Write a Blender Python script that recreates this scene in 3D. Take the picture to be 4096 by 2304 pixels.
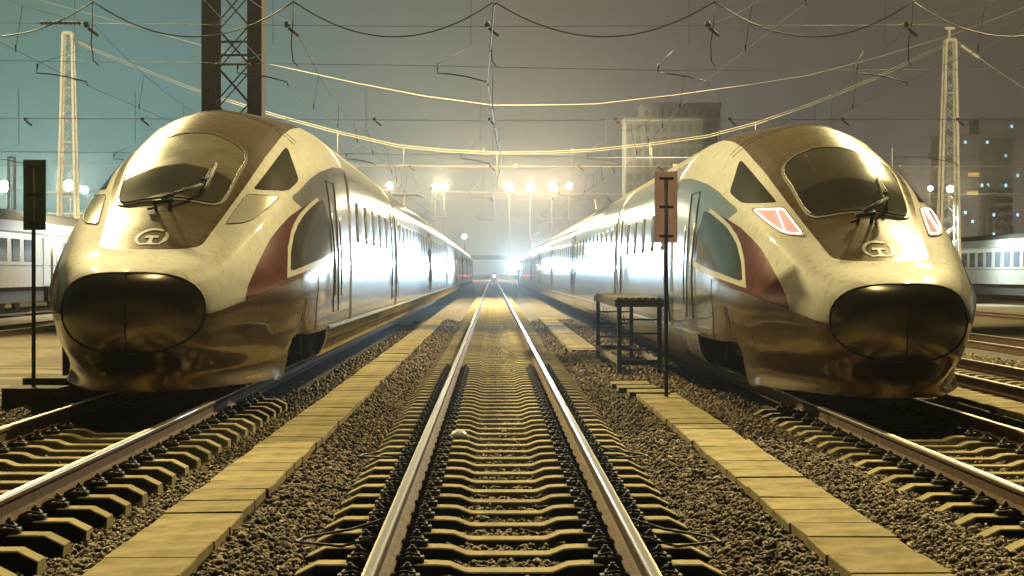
import bpy, bmesh, math, random
import numpy as np
from mathutils import Vector, Matrix
from mathutils.bvhtree import BVHTree
from mathutils.geometry import delaunay_2d_cdt
from mathutils.interpolate import poly_3d_calc
random.seed(7); rng = np.random.default_rng(7)
R = math.radians
for o in list(bpy.data.objects): bpy.data.objects.remove(o)
SC = bpy.context.scene
COL = SC.collection

# ------------------------------------------------------------------ camera
CAMZ = 1.574; F = 6500.0; PX, PY = 1970.0, 1092.0      # focal length / principal point in photo pixels (4096 wide)
cd = bpy.data.cameras.new('camera'); cam = bpy.data.objects.new('camera', cd); COL.objects.link(cam)
cam.location = (0, 0, CAMZ); cam.rotation_euler = (R(90), 0, 0)
cd.sensor_width = 36.0; cd.lens = 36.0*F/4096.0
cd.shift_x = (2048-PX)/4096.0; cd.shift_y = -(1152-PY)/4096.0
cd.clip_start = 0.2; cd.clip_end = 4000
SC.camera = cam
SC.view_settings.view_transform = 'Standard'; SC.view_settings.look = 'None'
SC.view_settings.exposure = 0.0; SC.view_settings.gamma = 1.0
SC.cycles.max_bounces = 6; SC.cycles.volume_bounces = 0; SC.cycles.diffuse_bounces = 0
SC.cycles.sample_clamp_indirect = 6.0

# ------------------------------------------------------------------ night sky: city glow low ahead, dark overhead and behind
W = bpy.data.worlds.new('World'); SC.world = W; W.use_nodes = True
nt = W.node_tree; nt.nodes.clear()
def N(t, **k):
    n = nt.nodes.new(t)
    for a, b in k.items(): setattr(n, a, b)
    return n
tc = N('ShaderNodeTexCoord'); sep = N('ShaderNodeSeparateXYZ'); nt.links.new(tc.outputs['Generated'], sep.inputs[0])
rx = N('ShaderNodeValToRGB')                     # colour across the horizon ahead (x of the direction)
mr = N('ShaderNodeMapRange'); mr.inputs[1].default_value = -0.64; mr.inputs[2].default_value = 0.66
nt.links.new(sep.outputs['X'], mr.inputs[0]); nt.links.new(mr.outputs[0], rx.inputs[0])
el = rx.color_ramp.elements
el[0].position = 0.0; el[0].color = (0.030, 0.045, 0.042, 1)
el[1].position = 1.0; el[1].color = (0.030, 0.026, 0.022, 1)
for p, c in ((0.20, (0.100, 0.245, 0.220, 1)), (0.246, (0.118, 0.270, 0.245, 1)), (0.327, (0.118, 0.280, 0.305, 1)), (0.429, (0.150, 0.205, 0.205, 1)), (0.51, (0.135, 0.128, 0.120, 1)), (0.612, (0.098, 0.091, 0.094, 1)), (0.754, (0.056, 0.050, 0.048, 1))):
    e = el.new(p); e.color = c
rz = N('ShaderNodeValToRGB'); nt.links.new(sep.outputs['Z'], rz.inputs[0])
el = rz.color_ramp.elements
el[0].position = 0.0; el[0].color = (1.30, 1.28, 1.20, 1)
el[1].position = 1.0; el[1].color = (0.05, 0.055, 0.07, 1)
for p, c in ((0.05, (1.20, 1.20, 1.10, 1)), (0.165, (0.70, 0.66, 0.60, 1)), (0.4, (0.16, 0.16, 0.18, 1))):
    e = el.new(p); e.color = c
my = N('ShaderNodeMapRange'); my.inputs[1].default_value = 0.15; my.inputs[2].default_value = 0.94
my.inputs[3].default_value = 0.03; my.inputs[4].default_value = 1.0
nt.links.new(sep.outputs['Y'], my.inputs[0])
m1 = N('ShaderNodeMixRGB', blend_type='MULTIPLY'); m1.inputs[0].default_value = 1
nt.links.new(rx.outputs[0], m1.inputs[1]); nt.links.new(rz.outputs[0], m1.inputs[2])
m2 = N('ShaderNodeMixRGB', blend_type='MULTIPLY'); m2.inputs[0].default_value = 1
nt.links.new(m1.outputs[0], m2.inputs[1]); nt.links.new(my.outputs[0], m2.inputs[2])
bg = N('ShaderNodeBackground'); bg.inputs[1].default_value = 1.0
nt.links.new(m2.outputs[0], bg.inputs[0]); wo = N('ShaderNodeOutputWorld'); nt.links.new(bg.outputs[0], wo.inputs[0])

# ------------------------------------------------------------------ yard lamps out of frame (sodium flood masts on both sides)
SOD = (1.0, 0.81, 0.37)
def lamp(kind, loc, power, col, size=0.5, target=None, **k):
    d = bpy.data.lights.new('yard_or_fill_lamp', kind); d.energy = power; d.color = col
    if kind == 'AREA': d.shape = 'DISK'; d.size = size
    else: d.shadow_soft_size = size
    for a, b in k.items(): setattr(d, a, b)
    o = bpy.data.objects.new('yard_or_fill_lamp', d); COL.objects.link(o); o.location = loc
    if target is not None:
        o.rotation_euler = (Vector(target)-Vector(loc)).to_track_quat('-Z', 'Y').to_euler()
    return o
lamp('SPOT', (21, 58, 27), 112000, SOD, 0.9, (-4, 20, 0), spot_size=R(80), spot_blend=0.7)
lamp('SPOT', (-21, 58, 27), 112000, SOD, 0.9, (4, 20, 0), spot_size=R(80), spot_blend=0.7)
lamp('SPOT', (0, 25, 40), 24000, SOD, 1.2, (0, 21, 0), spot_size=R(60), spot_blend=0.7)
lamp('SPOT', (0, 86, 26), 110000, (1.0, 0.80, 0.36), 0.5, (0, 86, 0), spot_size=R(106), spot_blend=0.12)

# ------------------------------------------------------------------ materials
MATS = {}
def mat(name, base=(0.5, 0.5, 0.5), rough=0.5, metal=0.0, coat=0.0, emis=None, estr=0.0, spec=0.5, noise=None, bump=None):
    """noise=(scale, amount, dark colour); bump=(scale, strength, distance)"""
    if name in MATS: return MATS[name]
    m = bpy.data.materials.new(name); m.use_nodes = True; t = m.node_tree
    b = t.nodes['Principled BSDF']
    b.inputs['Base Color'].default_value = (*base, 1); b.inputs['Roughness'].default_value = rough
    b.inputs['Metallic'].default_value = metal; b.inputs['Coat Weight'].default_value = coat
    b.inputs['Coat Roughness'].default_value = 0.06
    b.inputs['Specular IOR Level'].default_value = spec
    if emis: b.inputs['Emission Color'].default_value = (*emis, 1); b.inputs['Emission Strength'].default_value = estr
    co = t.nodes.new('ShaderNodeTexCoord')
    if noise:
        n = t.nodes.new('ShaderNodeTexNoise'); n.inputs['Scale'].default_value = noise[0]; n.inputs['Detail'].default_value = 6
        n.inputs['Roughness'].default_value = 0.65
        t.links.new(co.outputs['Object'], n.inputs['Vector'])
        r = t.nodes.new('ShaderNodeMapRange'); r.inputs[1].default_value = 0.40; r.inputs[2].default_value = 0.66
        r.inputs[4].default_value = noise[1]; t.links.new(n.outputs['Fac'], r.inputs[0])
        x = t.nodes.new('ShaderNodeMixRGB'); x.inputs[1].default_value = (*base, 1); x.inputs[2].default_value = (*noise[2], 1)
        t.links.new(r.outputs[0], x.inputs[0]); t.links.new(x.outputs[0], b.inputs['Base Color'])
        if rough > 0.15:
            q = t.nodes.new('ShaderNodeMapRange'); q.inputs[3].default_value = rough*0.85; q.inputs[4].default_value = min(1, rough*1.25)
            t.links.new(n.outputs['Fac'], q.inputs[0]); t.links.new(q.outputs[0], b.inputs['Roughness'])
    if bump:
        n = t.nodes.new('ShaderNodeTexNoise'); n.inputs['Scale'].default_value = bump[0]; n.inputs['Detail'].default_value = 5
        t.links.new(co.outputs['Object'], n.inputs['Vector'])
        u = t.nodes.new('ShaderNodeBump'); u.inputs['Strength'].default_value = bump[1]; u.inputs['Distance'].default_value = bump[2]
        t.links.new(n.outputs['Fac'], u.inputs['Height']); t.links.new(u.outputs[0], b.inputs['Normal'])
    MATS[name] = m
    return m
M_conc = mat('concrete', (0.58, 0.49, 0.28), 0.9, spec=0.2, noise=(6, 0.55, (0.26, 0.22, 0.15)), bump=(60, 0.25, 0.01))
M_slab = mat('slab_concrete', (0.52, 0.43, 0.22), 0.9, spec=0.2, noise=(3.5, 0.95, (0.32, 0.25, 0.12)), bump=(40, 0.3, 0.01))
M_stone = mat('ballast_stone', (0.250, 0.195, 0.105), 0.6, spec=0.32, noise=(9, 0.8, (0.060, 0.045, 0.025)))
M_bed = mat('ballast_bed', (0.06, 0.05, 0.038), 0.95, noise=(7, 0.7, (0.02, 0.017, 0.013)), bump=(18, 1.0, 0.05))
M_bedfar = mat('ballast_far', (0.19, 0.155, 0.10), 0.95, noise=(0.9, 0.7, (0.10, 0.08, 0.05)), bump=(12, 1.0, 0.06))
def tint(m, lo, hi, island=False):
    t = m.node_tree; b = t.nodes['Principled BSDF']; l = b.inputs['Base Color'].links[0]; src = l.from_socket
    if island: g = t.nodes.new('ShaderNodeNewGeometry'); o = g.outputs['Random Per Island']
    else: g = t.nodes.new('ShaderNodeObjectInfo'); o = g.outputs['Random']
    r = t.nodes.new('ShaderNodeValToRGB'); e = r.color_ramp.elements; e[0].color = (*lo, 1); e[1].color = (*hi, 1); t.links.new(o, r.inputs[0])
    x = t.nodes.new('ShaderNodeMixRGB'); x.blend_type = 'MULTIPLY'; x.inputs[0].default_value = 1; t.links.new(src, x.inputs[1]); t.links.new(r.outputs[0], x.inputs[2]); t.links.new(x.outputs[0], b.inputs['Base Color'])
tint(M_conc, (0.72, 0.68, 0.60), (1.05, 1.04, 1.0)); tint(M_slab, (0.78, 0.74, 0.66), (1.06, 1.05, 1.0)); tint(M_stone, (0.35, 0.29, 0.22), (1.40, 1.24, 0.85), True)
_t = M_stone.node_tree; _b = _t.nodes['Principled BSDF']; _src = _b.inputs['Base Color'].links[0].from_socket
_co = _t.nodes.new('ShaderNodeTexCoord'); _sp = _t.nodes.new('ShaderNodeSeparateXYZ'); _t.links.new(_co.outputs['Object'], _sp.inputs[0])
def _m(op, a, c):
    n = _t.nodes.new('ShaderNodeMath'); n.operation = op
    for i, v in enumerate((a, c)):
        if isinstance(v, float): n.inputs[i].default_value = v
        elif v is not None: _t.links.new(v, n.inputs[i])
    return n.outputs[0]
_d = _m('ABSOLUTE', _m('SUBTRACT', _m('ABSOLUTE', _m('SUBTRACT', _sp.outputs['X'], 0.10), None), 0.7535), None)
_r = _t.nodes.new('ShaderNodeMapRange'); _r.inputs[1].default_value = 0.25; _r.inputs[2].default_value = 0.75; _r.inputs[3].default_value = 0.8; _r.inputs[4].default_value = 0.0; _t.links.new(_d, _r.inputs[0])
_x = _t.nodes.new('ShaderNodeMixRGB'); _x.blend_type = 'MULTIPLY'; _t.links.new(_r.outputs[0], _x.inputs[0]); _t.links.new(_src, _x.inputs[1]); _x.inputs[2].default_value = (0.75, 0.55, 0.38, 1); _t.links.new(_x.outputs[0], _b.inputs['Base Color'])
M_railtop = mat('polished_rail', (0.62, 0.58, 0.50), 0.30, 1.0, noise=(5, 0.3, (0.40, 0.33, 0.25)))
M_rust = mat('rail_rust', (0.16, 0.085, 0.04), 0.7, 0.2, noise=(14, 0.8, (0.06, 0.032, 0.018)), bump=(90, 0.3, 0.004))
M_iron = mat('clip_iron', (0.03, 0.024, 0.018), 0.6, 0.4)
M_black = mat('black_rubber', (0.012, 0.012, 0.012), 0.5)
M_dark = mat('dark_underframe', (0.025, 0.023, 0.02), 0.6, 0.3)
M_masty = mat('pale_steel', (0.62, 0.58, 0.46), 0.6, noise=(3, 0.5, (0.42, 0.36, 0.24)))
M_mastd = mat('weathered_steel', (0.085, 0.060, 0.048), 0.65, 0.2, noise=(4, 0.7, (0.05, 0.035, 0.03)))
M_wire = mat('dark_wire', (0.02, 0.02, 0.018), 0.5, 0.5)
M_wirel = mat('pale_wire', (0.55, 0.51, 0.38), 0.45, 0.3)
M_copper = mat('contact_copper', (0.45, 0.38, 0.28), 0.4, 0.6)
M_insul = mat('insulator_brown', (0.30, 0.17, 0.05), 0.3, noise=(5, 0.3, (0.1, 0.06, 0.02)))

# ------------------------------------------------------------------ helpers
def mesh_obj(name, V, Fc, m=None, parent=None, smooth=False, loc=None, mats=None, midx=None):
    me = bpy.data.meshes.new(name); me.from_pydata([tuple(v) for v in V], [], Fc)
    for mm in (mats or ([m] if m else [])): me.materials.append(mm)
    if midx is not None: me.polygons.foreach_set('material_index', midx)
    if smooth: me.polygons.foreach_set('use_smooth', [True]*len(me.polygons))
    me.update()
    o = bpy.data.objects.new(name, me); COL.objects.link(o)
    if parent: o.parent = parent
    if loc is not None: o.location = loc
    return o
def tag(o, label=None, cat=None, group=None, kind=None):
    if label: o['label'] = label
    if cat: o['category'] = cat
    if group: o['group'] = group
    if kind: o['kind'] = kind
    return o
def empty(name, loc, label, cat, group=None):
    o = bpy.data.objects.new(name, None); COL.objects.link(o); o.location = loc; o.empty_display_size = 0.3
    return tag(o, label, cat, group)
def dup(root, loc, label=None):
    c = root.copy(); COL.objects.link(c); c.location = loc
    if label: c['label'] = label
    for ch in root.children:
        d = ch.copy(); COL.objects.link(d); d.parent = c
        for g in ch.children:
            e = g.copy(); COL.objects.link(e); e.parent = d
    return c
class MB:
    def __init__(s): s.v = []; s.f = []
    def add(s, V, Fc):
        n = len(s.v); s.v += [tuple(v) for v in V]; s.f += [tuple(i+n for i in f) for f in Fc]; return s
    def box(s, x0, x1, y0, y1, z0, z1):
        V = [(x, y, z) for z in (z0, z1) for y in (y0, y1) for x in (x0, x1)]
        return s.add(V, [(0,2,3,1),(4,5,7,6),(0,1,5,4),(2,6,7,3),(0,4,6,2),(1,3,7,5)])
    def bar(s, a, b, w, h=None):
        a = Vector(a); b = Vector(b); h = h or w; d = (b-a).normalized()
        up = Vector((0, 0, 1)) if abs(d.z) < 0.95 else Vector((0, 1, 0))
        x = d.cross(up).normalized()*w/2; y = x.cross(d).normalized()*h/2
        V = [p+q for p in (a, b) for q in (-x-y, x-y, x+y, -x+y)]
        return s.add(V, [(0,1,2,3),(7,6,5,4),(0,4,5,1),(1,5,6,2),(2,6,7,3),(3,7,4,0)])
    def tube(s, pts, r, n=6, closed=False, cap=True):
        pts = [Vector(p) for p in pts]; L = len(pts); rings = []
        rr = r if isinstance(r, (list, tuple)) else [r]*L
        for i, p in enumerate(pts):
            a = pts[(i-1) % L] if (i > 0 or closed) else p; b = pts[(i+1) % L] if (i < L-1 or closed) else p
            d = (b-a).normalized(); up = Vector((0, 0, 1)) if abs(d.z) < 0.9 else Vector((0, 1, 0))
            x = d.cross(up).normalized(); y = x.cross(d)
            rings.append([p + rr[i]*(math.cos(2*math.pi*k/n)*x + math.sin(2*math.pi*k/n)*y) for k in range(n)])
        V = [v for g in rings for v in g]; Fc = []
        for i in range(L if closed else L-1):
            j = (i+1) % L
            for k in range(n): Fc.append((i*n+k, i*n+(k+1) % n, j*n+(k+1) % n, j*n+k))
        if cap and not closed: Fc += [tuple(range(n))[::-1], tuple(range((L-1)*n, L*n))]
        return s.add(V, Fc)
    def build(s, name, m, parent=None, smooth=False, loc=None): return mesh_obj(name, s.v, s.f, m, parent, smooth, loc)

# ------------------------------------------------------------------ train nose surface
# seven key curves (roof centre, hood crease, shoulder crease, belt, lower crease, neck, lip) at stations along the nose; y = metres behind the tip
ST = [
 [(0,.10,1.56),(0,.05,1.42),(0,.015,1.27),(0,0,1.08),(0,.06,.72),(0,.40,.40),(0,.46,.17)],
 [(0,.25,1.60),(.25,.10,1.50),(.42,.12,1.38),(.50,.13,1.08),(.43,.18,.70),(.34,.48,.40),(.34,.54,.17)],
 [(0,.62,1.70),(.48,.40,1.60),(.74,.44,1.44),(.86,.48,1.08),(.78,.52,.68),(.62,.72,.40),(.62,.80,.17)],
 [(0,1.2,1.88),(.60,1.12,1.80),(.96,1.15,1.68),(1.15,1.2,1.21),(1.00,1.2,.66),(.84,1.28,.38),(.88,1.36,.17)],
 [(0,1.9,2.22),(.66,1.9,2.13),(1.08,1.9,1.98),(1.40,1.95,1.34),(1.26,1.95,.72),(1.08,1.95,.38),(1.14,2.0,.17)],
 [(0,2.55,2.56),(.72,2.55,2.44),(1.20,2.55,2.20),(1.55,2.6,1.43),(1.46,2.55,.80),(1.29,2.55,.40),(1.33,2.55,.18)],
 [(0,3.15,2.90),(.77,3.15,2.75),(1.28,3.15,2.36),(1.62,3.2,1.48),(1.55,3.15,.85),(1.40,3.1,.42),(1.40,3.1,.18)],
 [(0,3.60,3.13),(.80,3.6,2.97),(1.32,3.6,2.48),(1.65,3.6,1.52),(1.60,3.6,.95),(1.52,3.55,.76),(1.48,3.5,.68)],
 [(0,4.3,3.44),(.81,4.3,3.27),(1.36,4.3,2.65),(1.67,4.3,1.58),(1.64,4.3,1.0),(1.62,4.3,.80),(1.60,4.3,.70)],
 [(0,5.1,3.76),(.80,5.1,3.52),(1.41,5.1,2.82),(1.68,5.1,1.65),(1.66,5.1,1.05),(1.65,5.1,.80),(1.63,5.1,.70)],
 [(0,6.2,4.03),(.86,6.2,3.76),(1.47,6.2,3.02),(1.68,6.2,1.78),(1.67,6.2,1.1),(1.66,6.2,.80),(1.64,6.2,.70)],
 [(0,7.8,4.12),(.95,7.8,3.95),(1.54,7.8,3.22),(1.68,7.8,1.93),(1.68,7.8,1.2),(1.67,7.8,.80),(1.65,7.8,.70)],
 [(0,10.,4.12),(1.0,10.,4.01),(1.57,10.,3.32),(1.68,10.,1.96),(1.68,10.,1.2),(1.67,10.,.80),(1.65,10.,.70)],
]
KS = np.array(ST, float)                                    # stations x 7 x 3
def cr(P, t):                                              # Catmull-Rom over first axis with ghosts included in P
    i = np.clip(np.floor(t).astype(int), 0, len(P)-4); f = (t-i)[:, None]
    while f.ndim < P.ndim: f = f[..., None]
    a, b, c, d = P[i], P[i+1], P[i+2], P[i+3]
    return 0.5*((2*b)+(-a+c)*f+(2*a-5*b+4*c-d)*f*f+(-a+3*b-3*c+d)*f**3)
g0 = KS[1]*np.array([-1, 1, 1]); g0[0] = 2*KS[0, 0]-KS[1, 0]
g1 = 2*KS[-1]-KS[-2]
KU = np.concatenate([g0[None], KS, g1[None]])
NU, NV = 14, 16
us = np.linspace(0, len(KS)-1, (len(KS)-1)*NU+1)
rows = cr(KU, us)                                           # nu x 7 x 3
vs = np.linspace(0, 6, 6*NV+1)
def rowcurve(K, vs):
    gm = K[1]*np.array([-1, 1, 1]); ge = 2*K[-1]-K[-2]
    P = np.concatenate([gm[None], K, ge[None]])
    c = cr(P, vs)
    i = np.clip(np.floor(vs).astype(int), 0, 5); f = (vs-i)[:, None]
    lin = K[i]*(1-f)+K[i+1]*f
    w = (1-0.28*np.clip(vs, 0, 1))[:, None]
    return c*w+lin*(1-w)
G = np.stack([rowcurve(k, vs) for k in rows])               # nu x nv x 3
G[0, :, 0] = 0; G[:, 0, 0] = 0
nu, nv = G.shape[:2]

def sdf(P, Q):                                             # signed distance of points Q to polygon P (positive inside)
    P = np.array(P, float); n = len(P); d = np.full(len(Q), 1e9); ins = np.zeros(len(Q), bool)
    for i in range(n):
        a = P[i]; b = P[(i+1) % n]; e = b-a; w = Q-a
        t = np.clip((w@e)/(e@e), 0, 1); d = np.minimum(d, np.hypot(*(w-t[:, None]*e).T))
        c = ((a[1] > Q[:, 1]) != (b[1] > Q[:, 1])) & (Q[:, 0] < (b[0]-a[0])*(Q[:, 1]-a[1])/(b[1]-a[1]+1e-9)+a[0])
        ins ^= c
    return np.where(ins, d, -d)
CL, DL, ZL = -4.10, 18.13, 0.05                             # left train: track centre, distance of the nose tip, rail height
CRT, DR, ZR = 4.84, 18.95, -0.085
TS = 0.978
# livery outlines as read on the near side of the left-hand train
ROOF = [(520, 994), (594, 998), (700, 997), (756, 993), (795, 986), (812, 975), (887, 874), (983, 743), (1059, 632), (1135, 535), (1165, 516), (1210, 510), (1262, 521), (1310, 545), (1362, 585), (1420, 640), (1500, 720), (1700, 700), (1500, 250), (400, 250), (300, 700)]
RED = [(1232, 815), (1205, 832), (1160, 864), (1120, 906), (1084, 950), (1055, 1003), (1030, 1056), (1010, 1100), (993, 1140), (976, 1215), (1400, 1130), (1330, 1000), (1262, 880)]
SILV = [(1160, 790), (1200, 758), (1238, 716), (1276, 688), (1331, 668), (1392, 678), (1420, 690), (1600, 560), (2000, 560), (2000, 1500), (1262, 1500), (1270, 1300), (1266, 1180), (1252, 1088), (1270, 1050), (1240, 860)]

co_in = G.reshape(-1, 3)
def topx(P, C, D, Z0):                                         # local train point -> photo pixels
    X = P[:, 0]*TS+C; Y = P[:, 1]*TS+D; Z = P[:, 2]*TS+Z0
    return np.stack([PX+F*X/Y, PY-F*(Z-CAMZ)/Y], 1)
V2 = topx(co_in, CL, DL, ZL)
belt = (np.tile(vs, nu)-3.0)                                # >0 below the belt line
a_roof = sdf(ROOF, V2)/100; a_red = sdf(RED, V2)/100
a_silv = np.where(co_in[:, 1] > 4.0, sdf(SILV, V2)/100, -1.0)
V = []; Fc = []; A = {'roof': [], 'red': [], 'silv': [], 'belt': []}
idx = -np.ones((2, nu, nv), int)
for s in (0, 1):
    for i in range(nu):
        for j in range(nv):
            if s and (i == 0 or j == 0): idx[1, i, j] = idx[0, i, j]; continue
            idx[s, i, j] = len(V); p = G[i, j]; V.append((-p[0] if s else p[0], p[1], p[2])); k = i*nv+j
            A['roof'].append(a_roof[k]); A['red'].append(a_red[k]); A['silv'].append(a_silv[k]); A['belt'].append(belt[k])
    for i in range(nu-1):
        for j in range(nv-1):
            q = (idx[s, i, j], idx[s, i+1, j], idx[s, i+1, j+1], idx[s, i, j+1])
            q = tuple(dict.fromkeys(q))
            if len(q) > 2: Fc.append(q[::-1] if s else q)
NOSE = bpy.data.meshes.new('nose_body'); NOSE.from_pydata(V, [], Fc)
NOSE.polygons.foreach_set('use_smooth', [True]*len(NOSE.polygons))
for k, a in A.items():
    at = NOSE.attributes.new(k, 'FLOAT', 'POINT'); at.data.foreach_set('value', a)
NOSE.update()
# outward normals
bm = bmesh.new(); bm.from_mesh(NOSE); bmesh.ops.recalc_face_normals(bm, faces=bm.faces)
ff = max(bm.faces, key=lambda f: f.calc_center_median().z)
if ff.normal.z < 0: bmesh.ops.reverse_faces(bm, faces=bm.faces)
bm.normal_update(); BVH = BVHTree.FromBMesh(bm); bm.to_mesh(NOSE)
bm.faces.ensure_lookup_table(); FV = [[v.co.copy() for v in f.verts] for f in bm.faces]; FN = [[v.normal.copy() for v in f.verts] for f in bm.faces]; bm.free()
def smooth_n(co, fi):                                      # interpolated vertex normal of the nose at a point on face fi
    w = poly_3d_calc(FV[fi], co); n = Vector()
    for a, b in zip(w, FN[fi]): n += b*a
    return n.normalized()
PN = {}

def train_mat():
    m = bpy.data.materials.new('train_livery'); m.use_nodes = True; t = m.node_tree; b = t.nodes['Principled BSDF']
    co = t.nodes.new('ShaderNodeTexCoord')
    def att(n):
        a = t.nodes.new('ShaderNodeAttribute'); a.attribute_name = n
        r = t.nodes.new('ShaderNodeMapRange'); r.inputs[1].default_value = -0.006; r.inputs[2].default_value = 0.006
        t.links.new(a.outputs['Fac'], r.inputs[0]); return r.outputs[0]
    def noi(sc, vec=None, det=5):
        n = t.nodes.new('ShaderNodeTexNoise'); n.inputs['Scale'].default_value = sc; n.inputs['Detail'].default_value = det
        if vec:
            mp = t.nodes.new('ShaderNodeMapping'); mp.inputs['Scale'].default_value = vec
            t.links.new(co.outputs['Object'], mp.inputs[0]); t.links.new(mp.outputs[0], n.inputs['Vector'])
        else: t.links.new(co.outputs['Object'], n.inputs['Vector'])
        return n.outputs['Fac']
    cur = {'Base Color': (0.80, 0.77, 0.66, 1), 'Metallic': 0.0, 'Roughness': 0.62}
    layers = [('belt', dict(c=(0.26, 0.19, 0.11, 1), m=0.75, r=0.30)),
              ('roof', dict(c=(0.170, 0.132, 0.075, 1), m=0.15, r=0.28)),
              ('silv', dict(c=(0.68, 0.69, 0.66, 1), m=0.75, r=0.2)),
              ('red', dict(c=(0.15, 0.016, 0.008, 1), m=0.2, r=0.25))]
    C = None; Mt = None; Rg = None
    nr = noi(2.6, (1.4, 3, 1.6)); ns = noi(1.2)
    for name, L in layers:
        f = att(name)
        if name == 'red':     # the swoosh stops at the belt
            g = att('belt'); inv = t.nodes.new('ShaderNodeMath'); inv.operation = 'SUBTRACT'; inv.inputs[0].default_value = 1; t.links.new(g, inv.inputs[1])
            mu = t.nodes.new('ShaderNodeMath'); mu.operation = 'MULTIPLY'; t.links.new(inv.outputs[0], mu.inputs[0]); t.links.new(f, mu.inputs[1]); f = mu.outputs[0]
        if name == 'roof':
            # brown-gold lacquer with redder edges
            pass
        x = t.nodes.new('ShaderNodeMixRGB'); t.links.new(f, x.inputs[0]); x.inputs[2].default_value = L['c']
        if C: t.links.new(C, x.inputs[1])
        else: x.inputs[1].default_value = cur['Base Color']
        C = x.outputs[0]
        if name == 'roof':
            a = t.nodes.new('ShaderNodeAttribute'); a.attribute_name = 'roof'
            e1 = t.nodes.new('ShaderNodeMapRange'); e1.inputs[1].default_value = 0.0; e1.inputs[2].default_value = 0.35; e1.inputs[3].default_value = 0.8; e1.inputs[4].default_value = 0.0
            t.links.new(a.outputs['Fac'], e1.inputs[0])
            mm = t.nodes.new('ShaderNodeMath'); mm.operation = 'MULTIPLY'; t.links.new(e1.outputs[0], mm.inputs[0]); t.links.new(f, mm.inputs[1])
            m2 = t.nodes.new('ShaderNodeMath'); m2.operation = 'MULTIPLY'; t.links.new(mm.outputs[0], m2.inputs[0])
            q = t.nodes.new('ShaderNodeMapRange'); q.inputs[1].default_value = 0.35; q.inputs[2].default_value = 0.6; t.links.new(nr, q.inputs[0]); t.links.new(q.outputs[0], m2.inputs[1])
            x = t.nodes.new('ShaderNodeMixRGB'); t.links.new(m2.outputs[0], x.inputs[0]); t.links.new(C, x.inputs[1]); x.inputs[2].default_value = (0.10, 0.022, 0.012, 1); C = x.outputs[0]
        for key, cu in (('m', 'Metallic'), ('r', 'Roughness')):
            x = t.nodes.new('ShaderNodeMix'); x.data_type = 'FLOAT'; t.links.new(f, x.inputs[0]); x.inputs[3].default_value = L[key]
            prev = Mt if key == 'm' else Rg
            if prev: t.links.new(prev, x.inputs[2])
            else: x.inputs[2].default_value = cur[cu]
            if key == 'm': Mt = x.outputs[0]
            else: Rg = x.outputs[0]
    # grime
    g = t.nodes.new('ShaderNodeMapRange'); g.inputs[1].default_value = 0.45; g.inputs[2].default_value = 0.75; g.inputs[4].default_value = 0.35
    t.links.new(nr, g.inputs[0])
    x = t.nodes.new('ShaderNodeMixRGB'); x.blend_type = 'MULTIPLY'; t.links.new(g.outputs[0], x.inputs[0]); t.links.new(C, x.inputs[1]); x.inputs[2].default_value = (0.70, 0.60, 0.45, 1)
    st_ = noi(2.2, (7, 7, 0.7), 4); gs = t.nodes.new('ShaderNodeMapRange'); gs.inputs[1].default_value = 0.52; gs.inputs[2].default_value = 0.72; gs.inputs[4].default_value = 0.45; t.links.new(st_, gs.inputs[0])
    x2 = t.nodes.new('ShaderNodeMixRGB'); x2.blend_type = 'MULTIPLY'; t.links.new(gs.outputs[0], x2.inputs[0]); t.links.new(x.outputs[0], x2.inputs[1]); x2.inputs[2].default_value = (0.55, 0.45, 0.32, 1)
    vo = t.nodes.new('ShaderNodeTexVoronoi'); vo.inputs['Scale'].default_value = 17; t.links.new(co.outputs['Object'], vo.inputs['Vector'])
    v1 = t.nodes.new('ShaderNodeMapRange'); v1.inputs[1].default_value = 0.06; v1.inputs[2].default_value = 0.12; v1.inputs[3].default_value = 0.7; v1.inputs[4].default_value = 0.0; t.links.new(vo.outputs['Distance'], v1.inputs[0])
    v2 = t.nodes.new('ShaderNodeMapRange'); v2.inputs[1].default_value = 0.48; v2.inputs[2].default_value = 0.6; t.links.new(ns, v2.inputs[0])
    sp_ = t.nodes.new('ShaderNodeSeparateXYZ'); t.links.new(co.outputs['Object'], sp_.inputs[0])
    v3 = t.nodes.new('ShaderNodeMapRange'); v3.inputs[1].default_value = 4.5; v3.inputs[2].default_value = 1.0; t.links.new(sp_.outputs['Y'], v3.inputs[0])
    m1_ = t.nodes.new('ShaderNodeMath'); m1_.operation = 'MULTIPLY'; t.links.new(v1.outputs[0], m1_.inputs[0]); t.links.new(v2.outputs[0], m1_.inputs[1])
    m2_ = t.nodes.new('ShaderNodeMath'); m2_.operation = 'MULTIPLY'; t.links.new(m1_.outputs[0], m2_.inputs[0]); t.links.new(v3.outputs[0], m2_.inputs[1])
    x3 = t.nodes.new('ShaderNodeMixRGB'); t.links.new(m2_.outputs[0], x3.inputs[0]); t.links.new(x2.outputs[0], x3.inputs[1]); x3.inputs[2].default_value = (0.42, 0.36, 0.24, 1)
    t.links.new(x3.outputs[0], b.inputs['Base Color']); t.links.new(Mt, b.inputs['Metallic'])
    ad = t.nodes.new('ShaderNodeMath'); ad.operation = 'MULTIPLY_ADD'; ad.inputs[1].default_value = 0.10; t.links.new(nr, ad.inputs[0]); t.links.new(Rg, ad.inputs[2])
    sb = t.nodes.new('ShaderNodeMath'); sb.operation = 'SUBTRACT'; t.links.new(ad.outputs[0], sb.inputs[0]); sb.inputs[1].default_value = 0.05
    t.links.new(sb.outputs[0], b.inputs['Roughness'])
    b.inputs['Coat Weight'].default_value = 0.35; b.inputs['Coat Roughness'].default_value = 0.05; b.inputs['Specular IOR Level'].default_value = 0.25
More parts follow.
